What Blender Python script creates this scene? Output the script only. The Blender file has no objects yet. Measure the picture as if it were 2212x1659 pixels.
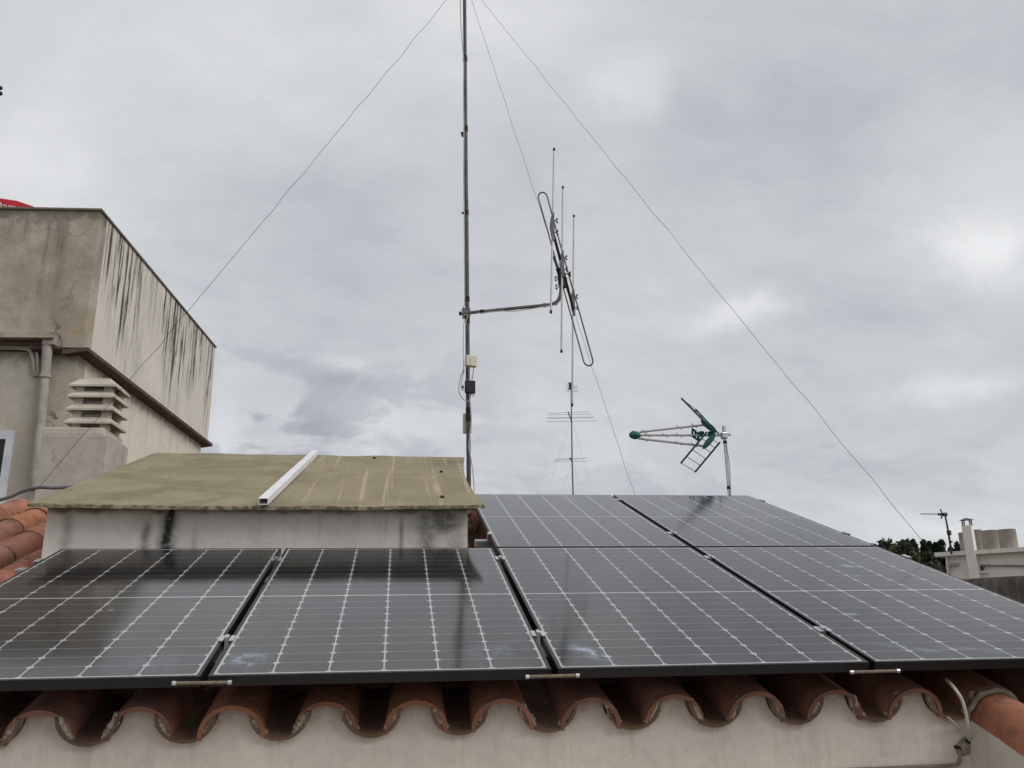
import bpy, bmesh, math, random
from mathutils import Vector, Matrix, noise
random.seed(7)
SC = bpy.context.scene
COL = SC.collection
R = math.radians

# ------------------------------------------------------------------ camera
CAM = Vector((0.5502, -2.7525, 0.1275))
RT = Vector((0.99159753, -0.1285706, -0.01428042))
UP = Vector((-0.02113538, -0.26992806, 0.9626485))
FW = Vector((0.12762298, 0.95425806, 0.27037738))
FPX, PW_, PH_ = 1871.83, 2212.0, 1659.0
cd = bpy.data.cameras.new('camera')
cam = bpy.data.objects.new('camera', cd); COL.objects.link(cam)
cd.sensor_fit = 'HORIZONTAL'; cd.sensor_width = 36; cd.lens = 36 * FPX / PW_
cd.clip_start = 0.05; cd.clip_end = 4000
m = Matrix((RT, UP, -FW)).transposed().to_4x4(); m.translation = CAM
cam.matrix_world = m
SC.camera = cam

def ray(x, y):
    return FW + RT * ((x - PW_ / 2) / FPX) - UP * ((y - PH_ / 2) / FPX)
def at(x, y, D):                       # point at horizontal distance D from the viewpoint
    d = ray(x, y); return CAM + d * (D / math.hypot(d.x, d.y))
def atY(x, y, Y):
    d = ray(x, y); return CAM + d * ((Y - CAM.y) / d.y)

# ------------------------------------------------------------------ node helper
class E:
    def __init__(s, t, o): s.t, s.o = t, o
    def _m(s, op, b=None, c=None):
        n = s.t.nodes.new('ShaderNodeMath'); n.operation = op
        for i, v in enumerate((s, b, c)):
            if v is None: continue
            if isinstance(v, E): s.t.links.new(v.o, n.inputs[i])
            else: n.inputs[i].default_value = v
        return E(s.t, n.outputs[0])
    def __add__(s, b): return s._m('ADD', b)
    def __sub__(s, b): return s._m('SUBTRACT', b)
    def __mul__(s, b): return s._m('MULTIPLY', b)
    def __truediv__(s, b): return s._m('DIVIDE', b)
    def mx(s, b): return s._m('MAXIMUM', b)
    def mn(s, b): return s._m('MINIMUM', b)
    def gauss(s, c, w):
        d = (s - c) / w; return (d * d * -1.0)._m('EXPONENT')if False else E(s.t, _exp(s.t, (d * d) * -1.0))
    def ramp(s, a, b, lo=0.0, hi=1.0):
        n = s.t.nodes.new('ShaderNodeMapRange'); n.interpolation_type = 'SMOOTHSTEP'
        s.t.links.new(s.o, n.inputs[0])
        for i, v in enumerate((a, b, lo, hi)): n.inputs[i + 1].default_value = v
        return E(s.t, n.outputs[0])
def _exp(t, e):
    n = t.nodes.new('ShaderNodeMath'); n.operation = 'EXPONENT'; t.links.new(e.o, n.inputs[0]); return n.outputs[0]
class G:
    def __init__(s, tree): s.t = tree; s.cache = {}
    def new(s, k, **kw):
        n = s.t.nodes.new(k)
        for a, b in kw.items(): setattr(n, a, b)
        return n
    def coord(s, kind='Object'):
        if 'tc' not in s.cache: s.cache['tc'] = s.new('ShaderNodeTexCoord')
        return s.cache['tc'].outputs[kind]
    def xyz(s, sock):
        n = s.new('ShaderNodeSeparateXYZ'); s.t.links.new(sock, n.inputs[0])
        return [E(s.t, o) for o in n.outputs]
    def vec(s, x, y, z):
        n = s.new('ShaderNodeCombineXYZ')
        for i, v in enumerate((x, y, z)):
            if isinstance(v, E): s.t.links.new(v.o, n.inputs[i])
            else: n.inputs[i].default_value = v
        return n.outputs[0]
    def scale(s, sock, sx, sy, sz):
        n = s.new('ShaderNodeVectorMath', operation='MULTIPLY'); s.t.links.new(sock, n.inputs[0]); n.inputs[1].default_value = (sx, sy, sz)
        return n.outputs[0]
    def noise(s, sock, scale, detail=4, rough=.55, dist=0):
        n = s.new('ShaderNodeTexNoise'); s.t.links.new(sock, n.inputs['Vector'])
        n.inputs['Scale'].default_value = scale; n.inputs['Detail'].default_value = detail
        n.inputs['Roughness'].default_value = rough; n.inputs['Distortion'].default_value = dist
        return E(s.t, n.outputs[0])
    def mix(s, f, a, b):
        n = s.new('ShaderNodeMix', data_type='RGBA')
        if isinstance(f, E): s.t.links.new(f.o, n.inputs[0])
        else: n.inputs[0].default_value = f
        for i, v in ((6, a), (7, b)):
            if hasattr(v, 'is_linked'): s.t.links.new(v, n.inputs[i])
            else: n.inputs[i].default_value = (*v, 1)
        return n.outputs[2]

# ------------------------------------------------------------------ world: overcast sky
SUN_EL, SUN_AZ = R(42), R(128)          # azimuth measured clockwise from +Y
w = bpy.data.worlds.new('World'); SC.world = w; w.use_nodes = True
wt = w.node_tree; g = G(wt)
bg = wt.nodes['Background']; bg.inputs[1].default_value = 0.1
sky = g.new('ShaderNodeTexSky', sky_type='NISHITA'); sky.sun_disc = False
sky.sun_elevation = SUN_EL; sky.sun_rotation = SUN_AZ
dirs = g.coord('Generated')
dx, dy, dz = g.xyz(dirs)
den = dz.mx(0.0) + 0.42
cp = g.vec(dx / den, dy / den, 0.0)
n1 = g.noise(g.scale(cp, 1.5, 2.3, 1), 1.0, 5, .5, .3)
n2 = g.noise(g.scale(cp, 3.6, 6.0, 1), 1.3, 6, .56, .5)
n3 = g.noise(dirs, 2.2, 3, .5)
n4 = g.noise(g.scale(cp, 9.0, 14.0, 1), 1.2, 8, .62, .6)
wob = g.new('ShaderNodeTexNoise'); wt.links.new(dirs, wob.inputs['Vector']); wob.inputs['Scale'].default_value = 7.0; wob.inputs['Detail'].default_value = 6
wob.inputs['Roughness'].default_value = .6
w1, w2, w3 = g.xyz(wob.outputs['Color'])
az = dx._m('ARCTAN2', dy) * 57.2958 + (w1 - .5) * 9.0
el = dz._m('ARCSINE') * 57.2958 + (w2 - .5) * 5.5
L = (n1 - .5) * .20 + (n2 - .5) * .16 + (n3 - .5) * .08 + (n4 - .5) * .11 + .622
def patch(px, py, rx, ry, amp):                 # one cloud or one break in the clouds, at its bearing and height
    global L
    d = ray(px, py).normalized(); a0 = math.degrees(math.atan2(d.x, d.y)); e0 = math.degrees(math.asin(d.z))
    qa = (az - a0) / (rx * .0306); qe = (el - e0) / (ry * .0306)
    L = L + E(wt, _exp(wt, (qa * qa + qe * qe) * -1.0)) * amp
for a in ((1340, 190, 120, 60, .13), (1390, 230, 60, 45, .04), (2110, 530, 70, 60, .17), (2170, 420, 150, 170, .10), (60, 360, 170, 120, .15), (1570, 690, 100, 34, .17),
          (350, 80, 500, 220, .07), (2040, 845, 120, 30, .11), (790, 940, 160, 70, .14), (740, 800, 60, 22, .10), (740, 830, 60, 30, -.05),
          (700, 965, 130, 50, -.10), (480, 920, 60, 80, .10), (740, 560, 330, 260, -.05), (1720, 330, 260, 170, -.08), (1850, 960, 300, 90, -.06),
          (1000, 20, 300, 120, .13), (1250, 900, 300, 120, .05), (2050, 1150, 260, 60, .10), (1950, 650, 200, 60, -.05), (1500, 480, 300, 120, .04), (1330, 1010, 200, 60, .04)): patch(*a)
dc = ray(620, 915).normalized(); a0 = math.degrees(math.atan2(dc.x, dc.y)); e0 = math.degrees(math.asin(dc.z))
az0 = dx._m('ARCTAN2', dy) * 57.2958; el0 = dz._m('ARCSINE') * 57.2958
rag = g.noise(g.vec(az0 * .16, el0 * .30, 3.7), 1.0, 8, .54, .45).ramp(.45, .57)
lowm = el0.ramp(17.0, 9.0) * .35                     # ragged scud low in the sky, thickest left of centre
qa = (az0 - a0) / 11.5; qe = (el0 - e0) / 5.0
L = L - rag * (lowm * .12 + E(wt, _exp(wt, (qa * qa + qe * qe) * -1.0)) * .17)
L = L.mx(.36).mn(.95)
t = L.ramp(.46, .82)
cloud = g.mix(t, (.93, .97, 1.045), (.985, 1.0, 1.015))
cm = g.new('ShaderNodeVectorMath', operation='SCALE'); wt.links.new(cloud, cm.inputs[0]); wt.links.new((L * 10.0).o, cm.inputs['Scale'])
skym = g.mix(.96, sky.outputs[0], cm.outputs[0])
wt.links.new(skym, bg.inputs[0])

sl = bpy.data.lights.new('sun', 'SUN'); sl.energy = 1.5; sl.angle = R(35); sl.color = (1, .965, .92)
so = bpy.data.objects.new('sun', sl); COL.objects.link(so); so.location = (0, 0, 20)
sdir = Vector((math.sin(SUN_AZ) * math.cos(SUN_EL), math.cos(SUN_AZ) * math.cos(SUN_EL), math.sin(SUN_EL)))
so.rotation_euler = sdir.to_track_quat('Z', 'Y').to_euler()
SC.view_settings.view_transform = 'Standard'; SC.view_settings.look = 'None'
SC.view_settings.exposure = 0.0; SC.view_settings.gamma = 1
SC.cycles.use_denoising = True
SC.cycles.max_bounces = 8; SC.cycles.transparent_max_bounces = 12

# ------------------------------------------------------------------ materials
def base_mat(name, rough=.8, metal=0.0, spec=.3):
    mt = bpy.data.materials.new(name); mt.use_nodes = True
    b = mt.node_tree.nodes['Principled BSDF']
    b.inputs['Roughness'].default_value = rough; b.inputs['Metallic'].default_value = metal
    b.inputs['Specular IOR Level'].default_value = spec
    return mt, b, G(mt.node_tree)
def bump(g, b, h, strength=.3, dist=.004):
    n = g.new('ShaderNodeBump'); n.inputs['Strength'].default_value = strength; n.inputs['Distance'].default_value = dist
    g.t.links.new(h.o, n.inputs['Height']); g.t.links.new(n.outputs[0], b.inputs['Normal'])
def mat(name, c, rough=.8, metal=0.0, c2=None, sc=6.0, bmp=0.0, bsc=60.0, rnd=0.0, spec=.3):
    mt, b, g = base_mat(name, rough, metal, spec)
    co = g.coord()
    f = g.noise(co, sc, 5, .6).ramp(.3, .7)
    c2 = c2 or tuple(v * .8 for v in c)
    col = g.mix(f, c2, c)
    if rnd:
        oi = g.new('ShaderNodeObjectInfo'); rr = E(g.t, oi.outputs['Random'])
        hs = g.new('ShaderNodeHueSaturation'); g.t.links.new(col, hs.inputs['Color'])
        g.t.links.new((rr * rnd + (1 - rnd * .5)).o, hs.inputs['Value'])
        g.t.links.new((rr * -.25 + 1.1).o, hs.inputs['Saturation']); col = hs.outputs[0]
    g.t.links.new(col, b.inputs['Base Color'])
    if bmp: bump(g, b, g.noise(co, bsc, 6, .65), bmp)
    return mt
def g_noise_shift(g, co): return 0.0
def stucco(name, c, c2, zt, zb, streaks=(), amt=.5, dirt_shade=(.045, .043, .04), fine=10., top=.0, axis='x', msc=2.2, bmp=.35, warm=None, thr=.5, drip_shade=None, crack=0.0, csc=1.3):
    """painted render with mottling, run-off streaks that start at the top edge and grime of given shapes, plus painted shade under an eave"""
    mt, b, g = base_mat(name, .92, 0, .15)
    co = g.coord(); x, y, z = g.xyz(co)
    u = x if axis == 'x' else y
    m1 = g.noise(co, msc, 6, .62).ramp(.32, .68)
    col = g.mix(m1, c2, c)
    if warm:
        col = g.mix(g.noise(co, msc * .7, 4, .6, .6).ramp(.5, .75) * .7, col, warm)
    col = g.mix(g.noise(co, msc * 7, 6, .7).ramp(.42, .72) * .30, col, tuple(v * .68 for v in c2))
    H = zt - zb
    st = g.noise(g.vec(x * fine, y * fine, z * (fine * .07)), 1.0, 5, .7).ramp(thr, thr + .2)
    big = g.noise(g.vec(x * 1.6, y * 1.6, z * .35), 1.0, 3, .5).ramp(.35, .65)
    fall = ((z - zb) / H + (big - .5) * .5).ramp(.15, 1.0)
    d = st * fall * amt * (big * .6 + .45)
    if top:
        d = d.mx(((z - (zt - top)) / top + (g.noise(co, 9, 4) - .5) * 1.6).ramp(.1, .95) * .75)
    for (uc, wd, s, z0, z1) in streaks:
        wobx = (g.noise(g.vec(0.0, uc * 7.3, z * 3.0), 3.0, 3) - .5) * (wd * 1.6)
        q = (u + wobx - uc) / wd
        ga = E(g.t, _exp(g.t, q * q * -1.0))
        zz = z.ramp(min(z0, z1) - .04, min(z0, z1) + .05) * z.ramp(max(z0, z1) - .02, max(z0, z1) + .06, 1.0, 0.0)
        tex = g.noise(co, 22, 4, .7).ramp(.25, .6) * .55 + .45
        d = d.mx(ga * zz * tex * s)
    if drip_shade:
        ph, pit = drip_shade
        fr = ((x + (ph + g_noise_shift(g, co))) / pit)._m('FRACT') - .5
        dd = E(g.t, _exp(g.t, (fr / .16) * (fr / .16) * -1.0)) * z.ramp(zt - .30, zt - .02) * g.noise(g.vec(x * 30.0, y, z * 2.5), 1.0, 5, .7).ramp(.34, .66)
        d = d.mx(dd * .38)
        d = d.mx(z.ramp(zt - .11, zt + .02) * (g.noise(co, 18, 5, .7).ramp(.3, .7) * .5 + .2))  # grimy top band that also paints in the shade below the eave tiles
    col = g.mix(d.mn(1.0), col, dirt_shade)
    if crack:
        cw_ = g.new('ShaderNodeTexNoise'); g.t.links.new(co, cw_.inputs['Vector']); cw_.inputs['Scale'].default_value = csc * 4; cw_.inputs['Detail'].default_value = 5
        ad = g.new('ShaderNodeVectorMath', operation='MULTIPLY_ADD'); g.t.links.new(cw_.outputs['Color'], ad.inputs[0]); ad.inputs[1].default_value = (.35 / csc,) * 3; g.t.links.new(co, ad.inputs[2])
        vo = g.new('ShaderNodeTexVoronoi', feature='DISTANCE_TO_EDGE'); g.t.links.new(ad.outputs[0], vo.inputs['Vector']); vo.inputs['Scale'].default_value = csc
        ck = E(g.t, vo.outputs['Distance']).ramp(.0, .012, 1.0, 0.0) * g.noise(co, csc * .9, 3).ramp(.46, .62) * crack
        col = g.mix(ck, col, tuple(v * .25 for v in c2))
    g.t.links.new(col, b.inputs['Base Color'])
    bump(g, b, g.noise(co, 70, 5, .65) + g.noise(co, 14, 4, .6) * .8, bmp, .004)
    return mt

M = {}
def clay(name, c, c2, grime, amt, rnd=.5):
    mt, b, g = base_mat(name, .92, 0, .12); co = g.coord(); x, y, z = g.xyz(co)
    oi = g.new('ShaderNodeObjectInfo'); rr = E(g.t, oi.outputs['Random'])
    of = g.new('ShaderNodeVectorMath', operation='ADD'); g.t.links.new(co, of.inputs[0]); g.t.links.new(g.vec(rr * 37.0, rr * 11.0, rr * 5.0), of.inputs[1]); oc = of.outputs[0]
    col = g.mix(g.noise(oc, 6, 6, .65).ramp(.3, .7), c2, c)
    hs = g.new('ShaderNodeHueSaturation'); g.t.links.new(col, hs.inputs['Color'])
    g.t.links.new((rr * rnd + (1 - rnd * .5)).o, hs.inputs['Value']); r2 = (rr * 7.31)._m('FRACT')
    g.t.links.new((r2 * .25 + .88).o, hs.inputs['Saturation']); g.t.links.new((r2 * .014 + .492).o, hs.inputs['Hue']); col = hs.outputs[0]
    gr = g.noise(oc, 11, 6, .72, .3).ramp(.46, .70) * amt
    gr = gr.mx(g.noise(oc, 34, 5, .7).ramp(.56, .74) * (amt * .9))
    gr = gr.mx((y * -1.0 + g.noise(oc, 26, 4) * .05).ramp(.0, .03) * .55)
    col = g.mix(gr, col, grime)
    col = g.mix(g.noise(oc, 60, 3, .6).ramp(.66, .74) * .45, col, (.38, .34, .27))
    g.t.links.new(col, b.inputs['Base Color']); bump(g, b, g.noise(oc, 48, 6, .7) + g.noise(oc, 9, 3) * 1.5, .7, .005); return mt
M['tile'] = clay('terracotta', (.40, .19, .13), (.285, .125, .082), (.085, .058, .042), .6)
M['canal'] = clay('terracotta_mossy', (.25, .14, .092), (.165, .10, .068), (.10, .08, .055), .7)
M['ridge'] = clay('terracotta_ridge', (.42, .20, .135), (.32, .14, .092), (.12, .08, .055), .45)
M['mortar'] = mat('mortar', (.42, .38, .32), .95, c2=(.19, .16, .12), sc=25, bmp=.8, bsc=80)
M['brownmortar'] = mat('brown_mortar', (.15, .095, .065), .95, c2=(.09, .06, .042), sc=18, bmp=.8, bsc=70)
M['facade'] = stucco('facade_render', (.66, .60, .53), (.59, .535, .47), 7.90, 6.55, amt=.22, msc=3.5, fine=14, top=.0, dirt_shade=(.20, .16, .12), drip_shade=(.8 - (-.4877), .2769), bmp=.7)
M['wing'] = stucco('wing_render', (.66, .62, .54), (.59, .55, .475), 7.85, 6.55, amt=.15, msc=4, dirt_shade=(.2, .17, .13))
M['frame'] = mat('black_anodised', (.010, .010, .011), .38, .0, spec=.4)
M['alu'] = mat('aluminium', (.78, .78, .79), .32, .9, c2=(.62, .62, .64), sc=30)
M['rail'] = mat('rail_aluminium', (.55, .56, .57), .4, .8)
M['galv'] = mat('galvanised_steel', (.19, .19, .185), .55, .35, c2=(.11, .11, .11), sc=18)
M['galv2'] = mat('dull_tube', (.12, .127, .135), .6, .2, c2=(.075, .08, .086), sc=14)
M['rod'] = mat('element_aluminium', (.60, .60, .60), .42, .55, c2=(.48, .48, .48), sc=20)
M['chrome'] = mat('bright_zinc', (.62, .63, .65), .22, .95, c2=(.45, .46, .48), sc=12)
M['black'] = mat('black_plastic', (.012, .012, .014), .5)
M['boom'] = mat('boom_brown', (.055, .045, .042), .5, .2)
M['cream'] = mat('cream_plastic', (.66, .63, .51), .5, c2=(.58, .55, .44))
M['whitecable'] = mat('white_cable', (.62, .58, .50), .6, c2=(.48, .44, .37), sc=20)
M['greycable'] = mat('grey_cable', (.14, .145, .15), .7)
M['wire'] = mat('steel_wire', (.05, .05, .052), .55, .3)
M['green'] = mat('green_plastic', (.010, .15, .10), .45, c2=(.010, .11, .075), spec=.5)
M['greendark'] = mat('green_frame', (.010, .055, .045), .5)
M['pale'] = mat('pale_plastic', (.60, .585, .56), .5, c2=(.52, .5, .48))
M['rust'] = mat('rusty_rod', (.23, .19, .14), .85, c2=(.15, .12, .09), sc=60, bmp=.4)
M['whitepaint'] = mat('white_frame', (.68, .70, .74), .5)
M['brown'] = mat('brown_eave', (.14, .085, .07), .9, c2=(.075, .05, .042), sc=9, bmp=.5)
M['concrete'] = mat('chimney_concrete', (.45, .43, .405), .95, c2=(.33, .315, .30), sc=4, bmp=.5, bsc=40)
M['vent'] = mat('vent_concrete', (.60, .545, .46), .9, c2=(.46, .415, .345), sc=6, bmp=.35)
M['pipe'] = mat('painted_pipe', (.45, .42, .365), .85, c2=(.31, .285, .24), sc=7)
M['red'] = mat('red_canvas', (.52, .03, .045), .8, c2=(.42, .02, .035))
M['white'] = mat('white_letters', (.82, .78, .78), .8)
M['ground'] = mat('ground', (.16, .15, .13), .95, c2=(.10, .10, .08), sc=.05)
M['terrace'] = mat('terrace_paving', (.50, .44, .38), .9, c2=(.42, .36, .31), sc=2, bmp=.2)
M['hill'] = mat('hill_soil', (.06, .065, .035), .95, c2=(.04, .05, .025), sc=.1)
M['leaf'] = mat('dark_foliage', (.040, .055, .030), .8, c2=(.020, .032, .020), sc=.8)
M['leaf2'] = mat('olive_foliage', (.055, .065, .030), .8, c2=(.032, .042, .022), sc=.8)
M['bark'] = mat('bark', (.07, .055, .045), .95)
M['housewall'] = stucco('house_render', (.83, .77, .70), (.77, .71, .64), 12.0, 7.0, amt=.16, msc=.7, fine=4)
M['tank'] = mat('fibre_cement', (.34, .31, .27), .95, c2=(.22, .20, .175), sc=2.5, bmp=.3, bsc=20)
M['darkglass'] = mat('window_glass', (.02, .022, .025), .08, spec=.6)
M['rubble'] = mat('corrugated_brown', (.125, .105, .09), .9, c2=(.07, .058, .05), sc=2.0, bmp=.4, bsc=14)

# slab: lichen covered fibre cement with pale run-off streaks
mt, b, g = base_mat('slab_lichen', .95, 0, .1); co = g.coord(); x, y, z = g.xyz(co)
c = g.mix(g.noise(co, 3.2, 6, .62).ramp(.3, .7), (.225, .192, .122), (.345, .298, .205))
c = g.mix(g.noise(co, 30, 6, .75).ramp(.48, .72) * .6, c, (.17, .15, .10))
c = g.mix(g.noise(co, 9, 6, .7).ramp(.5, .75) * .4, c, (.30, .265, .13))
c = g.mix(g.noise(co, 75, 4, .7).ramp(.6, .72) * .5, c, (.45, .41, .31))
rmask = x.ramp(-.08, .12)
st = g.noise(g.vec(x * 24.0, y * .45, z * .45), 1.0, 3, .5).ramp(.54, .64) * rmask * g.noise(co, 2.5, 3).ramp(.38, .55)
c = g.mix(st * .85, c, (.50, .43, .32))
c = g.mix(rmask * .35, c, (.33, .28, .19))
c = g.mix((x.gauss(.90, .16) * y.gauss(1.45, .35) * g.noise(g.vec(x * 5.0, y * 22.0, z), 1.0, 4).ramp(.4, .65)) * .7, c, (.12, .11, .075))
c = g.mix(y.ramp(.045, .0) * g.noise(co, 24, 3).ramp(.4, .6) * .8, c, (.07, .065, .04))
g.t.links.new(c, b.inputs['Base Color']); bump(g, b, g.noise(co, 40, 6, .7), .6, .006); M['slab'] = mt

def solar_cell():
    mt, b, g = base_mat('solar_cell', .45, 0, .3)
    x, y, z = g.xyz(g.coord())
    f = (x * (1 / .0159))._m('FRACT'); line = (f - .5)._m('ABSOLUTE').ramp(.44, .5)
    oi = g.new('ShaderNodeObjectInfo'); rr = E(g.t, oi.outputs['Random'])
    c = g.mix(rr, (.009, .009, .010), (.017, .016, .016))
    c = g.mix(line * .42, c, (.20, .20, .20))
    g.t.links.new(c, b.inputs['Base Color']); return mt
M['cell'] = solar_cell()
M['backsheet'] = mat('white_backsheet', (.86, .86, .86), .6, c2=(.80, .80, .80))
def pane_mat(name, spots):
    mt = bpy.data.materials.new(name); mt.use_nodes = True; t = mt.node_tree; t.nodes.clear(); g = G(t)
    out = g.new('ShaderNodeOutputMaterial'); co = g.coord(); x, y, z = g.xyz(co)
    fr = g.new('ShaderNodeFresnel'); fr.inputs[0].default_value = 1.60
    gl = g.new('ShaderNodeBsdfAnisotropic'); gl.inputs['Roughness'].default_value = .10; gl.inputs['Color'].default_value = (.95, .95, .95, 1)
    tr = g.new('ShaderNodeBsdfTransparent'); tr.inputs[0].default_value = (.95, .95, .95, 1)
    df = g.new('ShaderNodeBsdfDiffuse'); df.inputs[0].default_value = (.42, .41, .40, 1)
    sm = g.new('ShaderNodeBsdfDiffuse'); sm.inputs[0].default_value = (.50, .58, .72, 1)
    dust = (g.noise(co, 3.5, 5, .6).ramp(.3, .8) * .035 + .012) + y.ramp(.10, 0.0) * g.noise(co, 9, 5, .65).ramp(.3, .7) * .06
    m0 = g.new('ShaderNodeMixShader'); t.links.new(dust.o, m0.inputs[0]); t.links.new(tr.outputs[0], m0.inputs[1]); t.links.new(df.outputs[0], m0.inputs[2])
    last = m0
    if spots:
        tot = None
        for (sx, sy, rx, ry, rot, a) in spots:
            cx, sn = math.cos(rot), math.sin(rot)
            xx = (x - sx) * cx + (y - sy) * sn; yy = (y - sy) * cx - (x - sx) * sn
            q = (xx / rx) * (xx / rx) + (yy / ry) * (yy / ry)
            e = E(t, _exp(t, q * -1.0)) * g.noise(co, 26, 5, .7, .5).ramp(.38, .62) * a
            tot = e if tot is None else tot.mx(e)
        m1 = g.new('ShaderNodeMixShader'); t.links.new(tot.o, m1.inputs[0]); t.links.new(m0.outputs[0], m1.inputs[1]); t.links.new(sm.outputs[0], m1.inputs[2]); last = m1
    m2 = g.new('ShaderNodeMixShader'); t.links.new(fr.outputs[0], m2.inputs[0]); t.links.new(last.outputs[0], m2.inputs[1]); t.links.new(gl.outputs[0], m2.inputs[2])
    t.links.new(m2.outputs[0], out.inputs[0]); return mt

# ------------------------------------------------------------------ mesh helpers
def wloc(o):
    v = Vector((0, 0, 0))
    while o is not None: v += o.location; o = o.parent
    return v
class MB:
    def __init__(s): s.v = []; s.f = []; s.sm = []
    def add(s, vs, fs, smooth=False):
        k = len(s.v); s.v += [Vector(v) for v in vs]
        for f in fs: s.f.append(tuple(i + k for i in f)); s.sm.append(smooth)
        return s
    def box(s, c, size, rot=None, bev=0.0):
        hx, hy, hz = (v / 2 for v in size); c = Vector(c)
        bm = bmesh.new(); bmesh.ops.create_cube(bm, size=1)
        for v in bm.verts: v.co = Vector((v.co.x * size[0], v.co.y * size[1], v.co.z * size[2]))
        if bev: bmesh.ops.bevel(bm, geom=bm.edges[:], offset=bev, segments=2, affect='EDGES', profile=.5)
        if rot is not None:
            for v in bm.verts: v.co = rot @ v.co
        bm.verts.index_update()
        s.add([v.co + c for v in bm.verts], [[v.index for v in f.verts] for f in bm.faces]); bm.free(); return s
    def tube(s, pts, r, n=8, cap=True):
        pts = [Vector(p) for p in pts]; rs = r if isinstance(r, (list, tuple)) else [r] * len(pts)
        vs, fs = [], []; prev = None
        for i, p in enumerate(pts):
            d = (pts[min(i + 1, len(pts) - 1)] - pts[max(i - 1, 0)]).normalized()
            if prev is None:
                a = d.orthogonal().normalized()
            else:
                a = (prev - d * prev.dot(d))
                a = a.normalized() if a.length > 1e-6 else d.orthogonal().normalized()
            prev = a; b_ = d.cross(a)
            for k in range(n):
                t = 2 * math.pi * k / n
                vs.append(p + (a * math.cos(t) + b_ * math.sin(t)) * rs[i])
        for i in range(len(pts) - 1):
            for k in range(n):
                a0 = i * n + k; a1 = i * n + (k + 1) % n; fs.append((a0, a1, a1 + n, a0 + n))
        s.add(vs, fs, True)
        if cap:
            L_ = len(pts) - 1
            s.add(vs[:n], [tuple(range(n - 1, -1, -1))]); s.add(vs[L_ * n:], [tuple(range(n))])
        return s
    def ell(s, c, ax, seg=12, rings=8, jit=0.0):
        """ax: three axis vectors"""
        c = Vector(c); vs, fs = [], []
        for i in range(rings + 1):
            ph = math.pi * i / rings
            for k in range(seg):
                t = 2 * math.pi * k / seg
                q = Vector((math.sin(ph) * math.cos(t), math.sin(ph) * math.sin(t), math.cos(ph)))
                if jit: q *= 1 + jit * noise.noise(q * 2.3 + c * 31)
                vs.append(c + ax[0] * q.x + ax[1] * q.y + ax[2] * q.z)
        for i in range(rings):
            for k in range(seg):
                a0 = i * seg + k; a1 = i * seg + (k + 1) % seg; fs.append((a0, a0 + seg, a1 + seg, a1))
        return s.add(vs, fs, True)
    def prism(s, poly, off):
        """poly: list of points, extruded by vector off"""
        n = len(poly); off = Vector(off); poly = [Vector(p) for p in poly]
        vs = poly + [p + off for p in poly]
        fs = [tuple(range(n - 1, -1, -1)), tuple(range(n, 2 * n))] + [(i, (i + 1) % n, (i + 1) % n + n, i + n) for i in range(n)]
        return s.add(vs, fs)
    def mesh(s, name, mtl, o=Vector((0, 0, 0))):
        me = bpy.data.meshes.new(name); me.from_pydata([v - o for v in s.v], [], s.f)
        me.polygons.foreach_set('use_smooth', s.sm); me.materials.append(mtl)
        bm = bmesh.new(); bm.from_mesh(me); bmesh.ops.recalc_face_normals(bm, faces=bm.faces[:]); bm.to_mesh(me); bm.free()
        return me
    def build(s, name, mtl, parent=None, local=False, origin=None):
        if parent is not None:
            o = Vector((0, 0, 0)) if local else wloc(parent)
        else:
            if origin is None:
                xs = [v.x for v in s.v]; ys = [v.y for v in s.v]; zs = [v.z for v in s.v]
                origin = Vector(((min(xs) + max(xs)) / 2, (min(ys) + max(ys)) / 2, min(zs)))
            o = Vector(origin)
        ob = bpy.data.objects.new(name, s.mesh(name, mtl, o)); COL.objects.link(ob)
        if parent is not None: ob.parent = parent
        else: ob.location = o
        return ob
def tag(o, label=None, cat=None, group=None, kind=None):
    for k, v in (('label', label), ('category', cat), ('group', group), ('kind', kind)):
        if v: o[k] = v
    return o
def empty(name, loc, label=None, cat=None, group=None):
    o = bpy.data.objects.new(name, None); COL.objects.link(o); o.location = loc; o.empty_display_size = .1
    return tag(o, label, cat, group)
def wavy(a, b_, n, amp, sag=0.0, seed=0):
    a, b_ = Vector(a), Vector(b_); d = b_ - a; side = d.cross(Vector((0, 0, 1))).normalized(); up = side.cross(d).normalized()
    out = []
    for i in range(n + 1):
        t = i / n; p = a + d * t; e = min(1, 8 * t, 8 * (1 - t))
        p += side * (noise.noise(Vector((t * 24, seed, 0))) * amp * e) + up * (noise.noise(Vector((t * 24, seed, 9))) * amp * e) - Vector((0, 0, 1)) * sag * 4 * t * (1 - t)
        out.append(p)
    return out
def spline(pts, n=8):
    pts = [Vector(p) for p in pts]; out = []
    for i in range(len(pts) - 1):
        p0, p1, p2, p3 = pts[max(i - 1, 0)], pts[i], pts[i + 1], pts[min(i + 2, len(pts) - 1)]
        for k in range(n):
            t = k / n
            out.append(.5 * ((2 * p1) + (p2 - p0) * t + (2 * p0 - 5 * p1 + 4 * p2 - p3) * t * t + (3 * p1 - p0 - 3 * p2 + p3) * t ** 3))
    out.append(pts[-1]); return out
def struct(mb, name, mtl, kind='structure'):
    return tag(mb.build(name, mtl), kind=kind)

# ------------------------------------------------------------------ setting
GZ = -8.0
gv, gf = [], []
N = 24
for i in range(N + 1):
    for j in range(N + 1):
        gv.append(((i / N - .5) * 3000, (j / N - .5) * 3000, GZ))
for i in range(N):
    for j in range(N): gf.append((i * (N + 1) + j, (i + 1) * (N + 1) + j, (i + 1) * (N + 1) + j + 1, i * (N + 1) + j + 1))
struct(MB().add(gv, gf), 'ground', M['ground'])
struct(MB().box((0.6, -4.2, -1.55), (9.0, 8.2, .2)), 'terrace', M['terrace'])

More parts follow.
